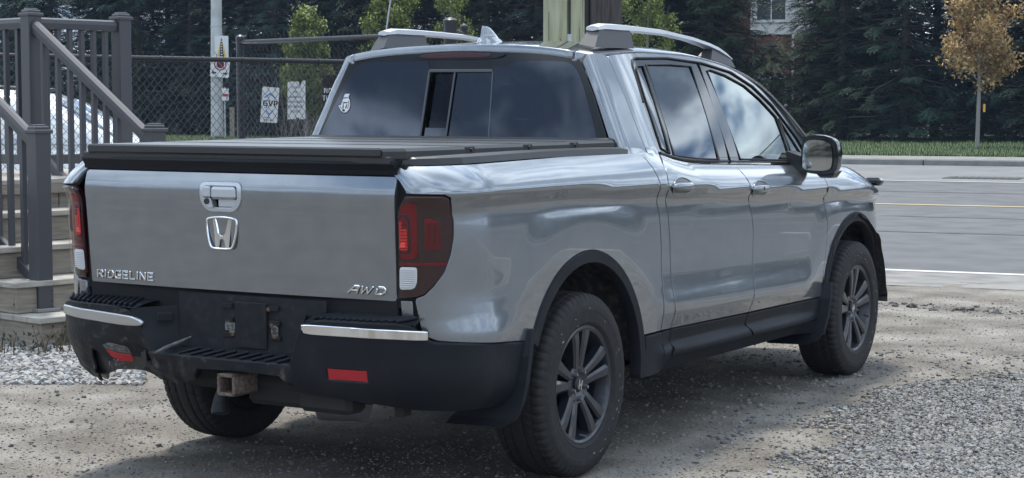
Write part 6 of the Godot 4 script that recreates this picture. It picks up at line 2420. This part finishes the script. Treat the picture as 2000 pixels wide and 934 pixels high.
	mb = MB.new()
	mb.box(Vector3(0.03, 1.72, 0.05), Vector3(0.13, 0.23, 0.01), 0.003)
	part("plate", mb, M["sign_white"], s)
	mb = MB.new()
	mb.box(Vector3(0.03, 1.70, 0.063), Vector3(0.11, 0.05, 0.003), 0.0)
	part("band", mb, M["sign_red"], s)
	s = thing("marker_post", "short grey wooden marker post right of the concrete pole", "post", Vector3(-10.78, 0.14, -69.8))
	mb = MB.new()
	mb.box(Vector3(0, 0.6, 0), Vector3(0.09, 0.6, 0.07), 0.01)
	part("post", mb, M["weathered_wood"], s)
	mb = MB.new()
	mb.box(Vector3(0, 1.215, 0), Vector3(0.10, 0.02, 0.08), 0.008)
	part("post_cap", mb, M["weathered_wood"], s)
	# the two wooden poles behind the cab
	s = thing("wooden_pole", "pale greenish wooden utility pole behind the cab roof", "utility pole", Vector3(0.465, 0, -16.3), 0.0, "wooden utility poles behind the cab")
	mb = MB.new()
	mb.tube([Vector3(0, -0.3, 0), Vector3(0, 3.0, 0), Vector3(0.02, 10.0, 0)], [0.195, 0.181, 0.15], 24)
	part("shaft", mb, M["pole_green_wood"], s)
	mb = MB.new()
	mb.tube([Vector3(0.045, 0.2, 0.188), Vector3(0.045, 2.12, 0.183)], 0.022, 10)
	part("conduit", mb, M["galvanised"], s)
	mb = MB.new()
	mb.tube([Vector3(0.045, 2.12, 0.184), Vector3(0.045, 9.5, 0.16)], 0.011, 8)
	part("cable", mb, M["cable_black"], s)
	mb = MB.new()
	for k in 9:
		var a := -1.5 + k * 0.33
		mb.box(Vector3(0.183 * sin(a), 1.2 + 0.9 * fmod(k * 0.37, 1.0), 0.183 * cos(a)), Vector3(0.0025, 0.45, 0.002), 0.0, Basis(Vector3.UP, a))
	part("drying_check", mb, M["pole_dark_wood"], s)
	s = thing("wooden_pole", "dark weathered wooden utility pole right of the pale one", "utility pole", Vector3(0.90, 0, -17.6), 0.0, "wooden utility poles behind the cab")
	mb = MB.new()
	mb.tube([Vector3(0, -0.3, 0), Vector3(0, 3.0, 0), Vector3(-0.02, 9.0, 0)], [0.17, 0.160, 0.135], 24)
	part("shaft", mb, M["pole_dark_wood"], s)
	mb = MB.new()
	mb.tube([Vector3(-0.18, 0, 0.05), Vector3(-0.175, 9.0, 0.04)], 0.035, 8)
	part("cable", mb, M["cable_black"], s)
	mb = MB.new()
	for q in [[0.02, 2.43], [0.03, 2.30], [0.05, 2.20]]:
		mb.tube([Vector3(q[0], q[1], 0.158), Vector3(q[0], q[1], 0.164)], 0.006, 8)
	part("bolt", mb, M["cable_black"], s)
	for q in [[11.6, 0.03, "upper thin"], [9.6, 0.05, "lower thick"]]:
		var cb := thing("power_line", "%s overhead line across the road, reflected in the side windows" % q[2], "wire")
		mb = MB.new()
		var pts := []
		for k in 25:
			var f := k / 24.0
			pts.append(road(-64.0 + 128.0 * f, 46.2, q[0] - 6.0 * f * (1.0 - f)))
		mb.tube(pts, q[1], 6, false)
		part("line", mb, M["cable_black"], cb)
	for q in [[-64.0, "left"], [64.0, "right"]]:
		var pp := thing("wooden_pole", "utility pole across the road, far off to the %s" % q[1], "utility pole", road(q[0], 46.2, 0.0))
		mb = MB.new()
		mb.tube([Vector3(0, -0.2, 0), Vector3(0, 12.2, 0)], [0.17, 0.12], 12)
		part("shaft", mb, M["pole_dark_wood"], pp)
	s = thing("guy_wire", "thin pale stay wire slanting behind the left roof rail", "wire", Vector3(-1.30, 0, -19.0))
	mb = MB.new()
	mb.tube([Vector3(-0.35, 0, 0), Vector3(0.42, 5.2, 0)], 0.009, 6)
	part("strand", mb, M["galvanised"], s)


# ------------------------------------------------------------------ chain-link fences

func fence_wire(mb: MB, a: Vector3, b: Vector3, low: float, high: float, pitch: float, r: float, twist := 0.05) -> void:
	var d := b - a
	var l := d.length()
	d /= l
	var nn := d.cross(Vector3.UP).normalized()
	var count := int(l / pitch)
	var rows := int((high - low) / (pitch * 0.55))
	for k in count:
		for dirn in [1.0, -1.0]:
			# each zigzag as straight pieces, half in front of and half behind its neighbour
			var x := (k + 0.5) * pitch
			var x0 := x
			for j in rows:
				var y := low + j * pitch * 0.55
				var x1 = x + (pitch * 0.5 * dirn if j % 2 == 0 else 0.0)
				var p = a + d * x0 + Vector3(0, y, 0) + nn * 0.004 * dirn
				var q = a + d * x1 + Vector3(0, y + pitch * 0.55, 0) + nn * 0.004 * dirn
				var e = (q - p).normalized()
				var s = e.cross(nn).normalized() * r
				var f := nn * r
				var i0 := mb.v.size()
				for w in [p, q]:
					mb.vert(w + s, s.normalized())
					mb.vert(w - s * 0.5 + f * 0.87, (f - s * 0.5).normalized())
					mb.vert(w - s * 0.5 - f * 0.87, (-f - s * 0.5).normalized())
				for w in 3:
					var w2 := (w + 1) % 3
					mb.face(i0 + w, i0 + w2, i0 + 3 + w2)
					mb.face(i0 + w, i0 + 3 + w2, i0 + 3 + w)
				x0 = x1
		# twisted barbs standing above the rail
		var tip := a + d * ((k + 0.5) * pitch) + Vector3(0, low + rows * pitch * 0.55, 0)
		mb.tube([tip - Vector3(0, 0.03, 0), tip + Vector3(0, twist * 0.5, 0) + d * 0.010, tip + Vector3(0, twist, 0) - d * 0.018], [r, r * 1.2, r * 0.7], 3, false)

func fence_post(parent: Node3D, at: Vector3, high: float, r: float) -> void:
	var mb := MB.new()
	mb.tube([at, at + Vector3(0, high, 0)], r, 14)
	var p := part("fence_post", mb, M["fence_black"], parent)
	mb = MB.new()
	mb.lathe([Vector2(high - 0.02, r * 1.12), Vector2(high + 0.012, r * 1.15), Vector2(high + 0.02, r * 1.0), Vector2(high + 0.035, r * 0.55), Vector2(high + 0.042, 0.0)], 16, Transform3D(Basis(Vector3.RIGHT, -PI / 2), at))
	part("post_cap", mb, M["cap_black"], p)

func build_fences() -> void:
	var a := Vector3(-5.2, 0, -14.3)
	var b := Vector3(-1.35, 0, -17.6)
	var f := thing("chain_link_fence", "low black chain-link fence running from the deck railing to behind the cab", "fence", Vector3.ZERO)
	var mb := MB.new()
	fence_wire(mb, a, b, 0.04, 1.95, 0.0745, 0.0026)
	var w := part("wire_mesh", mb, M["fence_wire"], f)
	w.set_meta("kind", "stuff")
	mb = MB.new()
	mb.tube([a + Vector3(0, 1.905, 0), b + Vector3(0, 1.905, 0)], 0.024, 10)
	var tr := part("top_rail", mb, M["fence_black"], f)
	mb = MB.new()
	for k in 12:
		var p := a.lerp(b, (k + 0.5) / 12.0) + Vector3(0, 1.905, 0)
		var d := (b - a).normalized()
		mb.tube([p - d * 0.008, p + d * 0.008], 0.029, 10)
	part("rail_tie", mb, M["fence_wire"], tr)
	for q in [0.03, 0.98]:
		fence_post(f, a.lerp(b, q), 1.9, 0.03)
	# taller fence behind it
	a = Vector3(-2.93, 0, -19.6)
	b = Vector3(-0.585, 0, -17.2)
	f = thing("chain_link_fence", "taller black chain-link fence with a capped corner post behind the low one", "fence", Vector3.ZERO)
	mb = MB.new()
	fence_wire(mb, a, b, 0.04, 2.21, 0.0745, 0.0026, 0.09)
	w = part("wire_mesh", mb, M["fence_wire"], f)
	w.set_meta("kind", "stuff")
	mb = MB.new()
	mb.tube([a + Vector3(0, 2.165, 0), b + Vector3(0, 2.165, 0)], 0.027, 10)
	part("top_rail", mb, M["fence_black"], f)
	fence_post(f, a, 2.21, 0.045)
	fence_post(f, b, 2.28, 0.060)
	var g := thing("gate_post", "short black capped fence post right of the taller fence", "post", Vector3(-0.49, 0, -18.6))
	mb = MB.new()
	mb.tube([Vector3.ZERO, Vector3(0, 2.28, 0)], 0.034, 12)
	part("shaft", mb, M["fence_black"], g)
	mb = MB.new()
	mb.lathe([Vector2(2.26, 0.040), Vector2(2.295, 0.042), Vector2(2.31, 0.03), Vector2(2.325, 0.0)], 14, Transform3D(Basis(Vector3.RIGHT, -PI / 2), Vector3.ZERO))
	part("post_cap", mb, M["cap_black"], g)
	mb = MB.new()
	mb.tube([Vector3(0, 2.22, 0), Vector3(-0.09, 2.22, 1.3)], 0.012, 8)
	part("hinge_rod", mb, M["fence_black"], g)
	# notices tied to the low fence
	var d := (Vector3(-1.35, 0, -17.6) - Vector3(-5.2, 0, -14.3)).normalized()
	var turn := atan2(-d.z, d.x)
	var s := thing("fence_notice", "narrow white notice on the fence with blue arrowheads around dark letters", "notice", Vector3(-2.255, 1.495, -16.86), turn)
	s.rotation.z = -0.06
	mb = MB.new()
	mb.prism(round_corners(pl([-0.095, -0.165, 0.09, -0.165, 0.10, 0.165, -0.085, 0.165]), 0.006), 0.003, 0.0, Transform3D())
	part("sheet", mb, M["sign_white"], s)
	mb = MB.new()
	mb.prism(pl([-0.065, 0.068, 0.0, 0.112, 0.065, 0.068, 0.058, 0.058, 0.0, 0.096, -0.058, 0.058]), 0.0012, 0.0, Transform3D(Basis(), Vector3(0, 0, 0.003)))
	mb.prism(pl([-0.045, -0.052, 0.0, -0.100, 0.045, -0.052, 0.038, -0.044, 0.0, -0.082, -0.038, -0.044]), 0.0012, 0.0, Transform3D(Basis(), Vector3(0, 0, 0.003)))
	mb.prism(pl([-0.062, -0.005, -0.028, -0.005, -0.028, -0.032, -0.062, -0.032, -0.062, -0.025, -0.036, -0.025, -0.036, -0.013, -0.062, -0.013]), 0.0012, 0.0, Transform3D(Basis(), Vector3(0, 0, 0.003)))
	part("blue_arrows", mb, M["sign_blue"], s)
	letters("GVP", 0.052, M["sign_black"], s, Transform3D(Basis().scaled(Vector3(1.25, 1.1, 1)), Vector3(0.004, 0.012, 0.0035)))
	letters("Group", 0.016, M["print_grey"], s, Transform3D(Basis(), Vector3(-0.03, -0.118, 0.0035)))
	letters("519 653 1647", 0.013, M["print_grey"], s, Transform3D(Basis(), Vector3(-0.01, -0.142, 0.0035)))
	s = thing("fence_notice", "white paper notice with torn top corner and grey lines of type", "notice", Vector3(-2.03, 1.54, -17.06), turn)
	mb = MB.new()
	mb.prism(pl([-0.10, -0.18, -0.01, -0.18, -0.008, -0.165, 0.03, -0.165, 0.032, -0.18, 0.10, -0.18, 0.105, 0.185, 0.075, 0.18, 0.045, 0.125, 0.025, 0.175, -0.095, 0.17]), 0.002, 0.0, Transform3D())
	part("sheet", mb, M["sign_white"], s)
	var lines := ["CLOSED", "FOR", "WEEKEND", "BACK TUESDAY", "SEPTEMBER", "02/2025"]
	for k in 6:
		letters(lines[k], 0.021, M["print_grey"], s, Transform3D(Basis(), Vector3(-0.012, 0.118 - 0.045 * k, 0.0025)))
	s = thing("fence_notice", "black sign with white capitals on the fence beside the cab pillar", "notice", Vector3(-1.735, 1.56, -17.31), turn)
	mb = MB.new()
	mb.box(Vector3(0.06, 0, 0), Vector3(0.15, 0.22, 0.004), 0.002)
	part("plate", mb, M["sign_black"], s)
	letters("NO", 0.05, M["sign_white"], s, Transform3D(Basis(), Vector3(-0.03, 0.07, 0.005)))
	letters("TURN", 0.05, M["sign_white"], s, Transform3D(Basis(), Vector3(-0.005, 0.0, 0.005)))


# ------------------------------------------------------------------ white cars behind the fence

func car_section(mb: MB, rows: Array) -> void:
	# rows of [x, half width low, y low, half width high, y high]
	var g := []
	for q in rows:
		var row := []
		for s in [-1.0, 1.0]:
			var ps := [Vector3(q[0], q[2], q[1] * 0.94), Vector3(q[0], lerpf(q[2], q[4], 0.45), q[1]), Vector3(q[0], lerpf(q[2], q[4], 0.8), lerpf(q[1], q[3], 0.55)), Vector3(q[0], q[4], q[3]), Vector3(q[0], q[4] + 0.03, q[3] * 0.5)]
			if s < 0:
				for p in ps:
					row.append(Vector3(p.x, p.y, p.z))
			else:
				ps.reverse()
				for p in ps:
					row.append(Vector3(p.x, p.y, -p.z))
		g.append(row)
	mb.skin(g, false, Vector3(rows[rows.size() / 2][0], 0.9, 0))

func simple_car(label: String, at: Vector3, turn: float) -> void:
	var c := thing("parked_car", label, "car", at, turn)
	var mb := MB.new()
	car_section(mb, [[-2.35, 0.60, 0.40, 0.50, 0.92], [-2.25, 0.82, 0.30, 0.74, 1.02], [-1.6, 0.92, 0.24, 0.82, 1.03], [-0.4, 0.93, 0.22, 0.84, 1.02], [0.9, 0.93, 0.22, 0.84, 1.0], [1.5, 0.92, 0.24, 0.80, 0.98], [2.05, 0.86, 0.28, 0.70, 0.90], [2.35, 0.62, 0.34, 0.50, 0.74]])
	part("body", mb, M["white_paint"], c)
	mb = MB.new()
	car_section(mb, [[-2.2, 0.70, 0.98, 0.58, 1.05], [-1.95, 0.80, 0.98, 0.62, 1.52], [-1.5, 0.82, 0.98, 0.64, 1.62], [-0.3, 0.83, 0.98, 0.66, 1.66], [0.35, 0.82, 0.97, 0.62, 1.58], [0.95, 0.80, 0.96, 0.62, 1.28], [1.42, 0.76, 0.96, 0.66, 0.99]])
	part("cab", mb, M["white_paint"], c)
	for s in [-1.0, 1.0]:
		for w in [[-1.72, 1.08, -1.15, 1.08, -1.15, 1.46, -1.60, 1.44], [-1.05, 1.08, -0.25, 1.08, -0.25, 1.50, -1.05, 1.48], [-0.15, 1.08, 0.98, 1.07, 0.42, 1.40, -0.15, 1.50]]:
			mb = MB.new()
			var f := func(p: Vector2) -> Vector3: return Vector3(p.x, p.y, s * (0.845 - 0.28 * (p.y - 1.0) - 0.02 * absf(p.x)))
			sheet(mb, round_corners(pl(w), 0.04), f, 0.12, 0.0, 0.02, [], Vector3(0, 0.9, 0))
			part("window", mb, M["car_glass"], c)
		mb = MB.new()
		mb.tube([Vector3(-1.7, 1.66, s * 0.60), Vector3(-0.8, 1.72, s * 0.62), Vector3(0.2, 1.66, s * 0.60)], 0.02, 8)
		part("roof_rail", mb, M["cap_black"], c)
		for x in [-1.42, 1.42]:
			mb = MB.new()
			mb.lathe([Vector2(-0.10, 0.20), Vector2(-0.11, 0.32), Vector2(-0.08, 0.345), Vector2(0.08, 0.345), Vector2(0.11, 0.32), Vector2(0.10, 0.22), Vector2(0.07, 0.20), Vector2(0.06, 0.002)], 28, Transform3D(Basis(Vector3.UP, 0.0 if s > 0 else PI), Vector3(x, 0.345, s * 0.85)))
			part("wheel", mb, M["tyre_rubber"], c)
	mb = MB.new()
	var fw := func(p: Vector2) -> Vector3: return Vector3(1.40 - (p.y - 0.98) * 1.62, p.y + 0.035 - 0.03 * p.x * p.x, p.x)
	sheet(mb, pl([-0.70, 1.0, 0.70, 1.0, 0.60, 1.52, -0.60, 1.52]), fw, 0.12, 0.0, 0.02, [], Vector3(0, 0.9, 0))
	part("windscreen", mb, M["car_glass"], c)
	mb = MB.new()
	for k in 4:
		mb.box(Vector3(2.30 - 0.008 * k, 0.72 - 0.085 * k, 0), Vector3(0.06, 0.022, 0.55), 0.01)
	part("grille", mb, M["cap_black"], c)
	for s in [-1.0, 1.0]:
		mb = MB.new()
		mb.box(Vector3(2.16, 0.80, s * 0.62), Vector3(0.10, 0.05, 0.14), 0.03, Basis(Vector3.UP, s * 0.5))
		part("headlight", mb, M["lamp_white"], c)

func build_white_cars() -> void:
	simple_car("white car with roof rails parked behind the fence, facing right", Vector3(-5.38, 0, -20.0), 0.02)
	simple_car("second white car, its nose and dark grille showing low behind the stair rail", Vector3(-6.9, 0, -17.2), -0.55)


# ------------------------------------------------------------------ deck, stairs and railings

const DECK_O := Vector3(-2.87, 0, -10.98)
const DECK_A := Vector3(-0.75, 0, -0.66)   # up the stairs
const DECK_W := Vector3(0.66, 0, -0.75)    # across the stairs

func dk(a: float, w: float, y: float) -> Vector3:
	return DECK_O + DECK_A * a + DECK_W * w + Vector3(0, y, 0)

func plank(parent: Node3D, called: String, a0: float, a1: float, w0: float, w1: float, y0: float, y1: float, m: String, bev := 0.004) -> void:
	var mb := MB.new()
	mb.box(dk((a0 + a1) / 2, (w0 + w1) / 2, (y0 + y1) / 2), Vector3(absf(a1 - a0) / 2, absf(y1 - y0) / 2, absf(w1 - w0) / 2), bev, Basis(DECK_A.normalized(), Vector3.UP, DECK_A.normalized().cross(Vector3.UP)))
	part(called, mb, M[m], parent)

func railing_post(parent: Node3D, a: float, w: float, y0: float, y1: float, plinth := false) -> void:
	var b := Basis(DECK_A.normalized(), Vector3.UP, DECK_A.normalized().cross(Vector3.UP))
	var mb := MB.new()
	mb.box(dk(a, w, (y0 + y1) / 2), Vector3(0.054, (y1 - y0) / 2, 0.054), 0.005, b)
	var p := part("post", mb, M["railing_brown"], parent)
	mb = MB.new()
	mb.box(dk(a, w, y1 - 0.014), Vector3(0.066, 0.012, 0.066), 0.004, b)
	mb.box(dk(a, w, y1 + 0.008), Vector3(0.050, 0.012, 0.050), 0.006, b)
	mb.box(dk(a, w, y1 + 0.024), Vector3(0.036, 0.007, 0.036), 0.004, b)
	part("post_cap", mb, M["railing_brown"], p)
	if plinth:
		mb = MB.new()
		mb.box(dk(a, w, y0 + 0.008), Vector3(0.085, 0.011, 0.085), 0.004, b)
		part("post_base", mb, M["concrete"], p)

func rail_run(parent: Node3D, p0: Vector3, p1: Vector3, low: float, balusters: Array) -> void:
	var d := (p1 - p0)
	var flat := Vector3(d.x, 0, d.z).normalized()
	var mb := MB.new()
	# handrail with a rounded crown
	var side := flat.cross(Vector3.UP)
	var up := side.cross(d.normalized())
	var sec := []
	for q in [[-0.030, -0.045], [-0.036, -0.005], [-0.030, 0.022], [-0.012, 0.034], [0.012, 0.034], [0.030, 0.022], [0.036, -0.005], [0.030, -0.045]]:
		sec.append(side * q[0] + up * q[1])
	var rings := []
	for p in [p0, p1]:
		var r := []
		for q in sec:
			r.append(p + q)
		rings.append(r)
	mb.loft(rings)
	part("handrail", mb, M["railing_brown"], parent)
	mb = MB.new()
	mb.bar(p0 - Vector3(0, low, 0), p1 - Vector3(0, low, 0), 0.045, 0.07, 0.006)
	part("bottom_rail", mb, M["railing_brown"], parent)
	for t in balusters:
		var p := p0.lerp(p1, t)
		mb = MB.new()
		mb.box(p - Vector3(0, low / 2 + 0.01, 0), Vector3(0.0175, low / 2 - 0.01, 0.0175), 0.003, Basis(flat, Vector3.UP, flat.cross(Vector3.UP)))
		part("baluster", mb, M["railing_brown"], parent)

func build_deck() -> void:
	var wide := 1.30
	var st := thing("wooden_stairs", "weathered wooden stairs and deck with plank risers left of the truck", "stairs")
	# bottom step stands out as a broad box; treads of two boards, plank risers
	for k in 5:
		var y := 0.2 * (k + 1)
		var a0 := 0.26 * k
		var a1 := a0 + 0.30 if k > 0 else 0.56
		if k == 4:
			break
		var n := 2 if k > 0 else 4
		for q in n:
			var s0 := lerpf(a0 - 0.02, a1, float(q) / n)
			var s1 := lerpf(a0 - 0.02, a1, float(q + 1) / n) - 0.006
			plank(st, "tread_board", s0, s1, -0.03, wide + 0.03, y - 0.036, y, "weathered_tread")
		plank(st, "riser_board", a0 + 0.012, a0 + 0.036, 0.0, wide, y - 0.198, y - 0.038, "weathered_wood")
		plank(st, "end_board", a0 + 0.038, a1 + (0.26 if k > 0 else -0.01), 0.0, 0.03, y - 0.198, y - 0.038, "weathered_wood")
	# deck front: upright boards and the floor boards
	for k in 22:
		var w := -0.6 + k * 0.147
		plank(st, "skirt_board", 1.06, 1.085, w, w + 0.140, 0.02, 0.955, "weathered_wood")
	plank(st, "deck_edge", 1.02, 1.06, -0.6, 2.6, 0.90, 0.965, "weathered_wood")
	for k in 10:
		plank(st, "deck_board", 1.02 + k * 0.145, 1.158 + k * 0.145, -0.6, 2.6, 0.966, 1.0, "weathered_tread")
	# slanting stringer on the open side
	var mb := MB.new()
	var rings := []
	for q in [0.50, 1.75]:
		var y: float = (q - 0.55) * 0.77
		rings.append([dk(q, -0.012, y), dk(q, -0.012, y + 0.20), dk(q, 0.028, y + 0.20), dk(q, 0.028, y)])
	mb.loft(rings)
	part("stringer", mb, M["weathered_wood"], st)
	mb = MB.new()
	for q in [[0.10, 0.08], [0.10, 0.14], [0.5, 0.3], [0.5, 0.36], [0.30, 0.26]]:
		mb.tube([dk(q[0], 0.0, q[1]), dk(q[0], -0.003, q[1])], 0.006, 8)
		mb.tube([dk(0.01, 0.08, q[1]), dk(0.006, 0.08, q[1])], 0.006, 8)
	part("screw_head", mb, M["cable_black"], st)
	# near rail: low newel to a top newel off to the left
	var r := thing("stair_railing", "dark brown stair railing on the near side, its low post on the bottom step", "railing")
	railing_post(r, 0.30, 0.20, 0.205, 1.345, true)
	railing_post(r, 1.70, 0.20, 1.0, 2.15)
	rail_run(r, dk(0.33, 0.20, 1.27), dk(1.66, 0.20, 2.07), 0.90, [0.108, 0.215, 0.32, 0.43, 0.54, 0.65, 0.76, 0.87])
	# far rail
	r = thing("stair_railing", "dark brown far stair railing sloping down from the tall post towards the truck bed", "railing")
	railing_post(r, 0.30, 1.10, 0.205, 1.345, true)
	railing_post(r, 1.70, 1.10, 1.0, 2.15)
	rail_run(r, dk(0.33, 1.10, 1.27), dk(1.66, 1.10, 2.07), 0.90, [0.075, 0.275, 0.375, 0.476, 0.579, 0.683, 0.788, 0.92])
	# landing rails
	r = thing("deck_railing", "dark brown level railing between the two tall deck posts above the stairs", "railing")
	railing_post(r, 1.70, 1.88, 1.0, 2.15)
	rail_run(r, dk(1.70, 1.16, 2.085), dk(1.70, 1.82, 2.085), 0.98, [0.094, 0.246, 0.399, 0.554, 0.711, 0.869])
	r = thing("deck_railing", "dark brown level railing running off the left edge from the tall post", "railing")
	rail_run(r, dk(1.76, 1.10, 2.085), dk(3.4, 1.10, 2.085), 0.98, [0.064, 0.158, 0.256, 0.354, 0.452, 0.55, 0.648, 0.746, 0.844, 0.942])
	# weeds at the foot of the steps
	for k in 7:
		var p := dk(-0.02 - 0.10 * (k % 3), -0.25 + 0.13 * k, 0.0)
		var w := thing("dry_weed", "dry weed stalks at the foot of the stairs, %s" % ["nearest the left edge", "under the stringer", "before the step's left end", "below the low post", "just right of the low post", "before the step's middle", "nearest the truck"][k], "weed", p, 0.0, "dry weeds along the stairs")
		mb = MB.new()
		for q in 7:
			var a := rng.randf() * TAU
			var h := rng.randf_range(0.07, 0.24)
			var base := Vector3(rng.randf_range(-0.05, 0.05), 0, rng.randf_range(-0.05, 0.05))
			mb.tube([base, base + Vector3(cos(a) * 0.02, h * 0.5, sin(a) * 0.02), base + Vector3(cos(a) * 0.06, h, sin(a) * 0.06)], [0.004, 0.003, 0.0012], 4, false)
		part("stalks", mb, M["dead_leaf"], w)
		mb = MB.new()
		for q in 26:
			var s := Vector3(rng.randf_range(-0.09, 0.09), rng.randf_range(0.01, 0.12), rng.randf_range(-0.09, 0.09))
			mb.tri(s, s + Vector3(rng.randf_range(-0.02, 0.02), 0.03, 0.01), s + Vector3(0.012, rng.randf_range(0.0, 0.02), rng.randf_range(-0.02, 0.02)))
		part("leaves", mb, M["weed_leaf"], w)
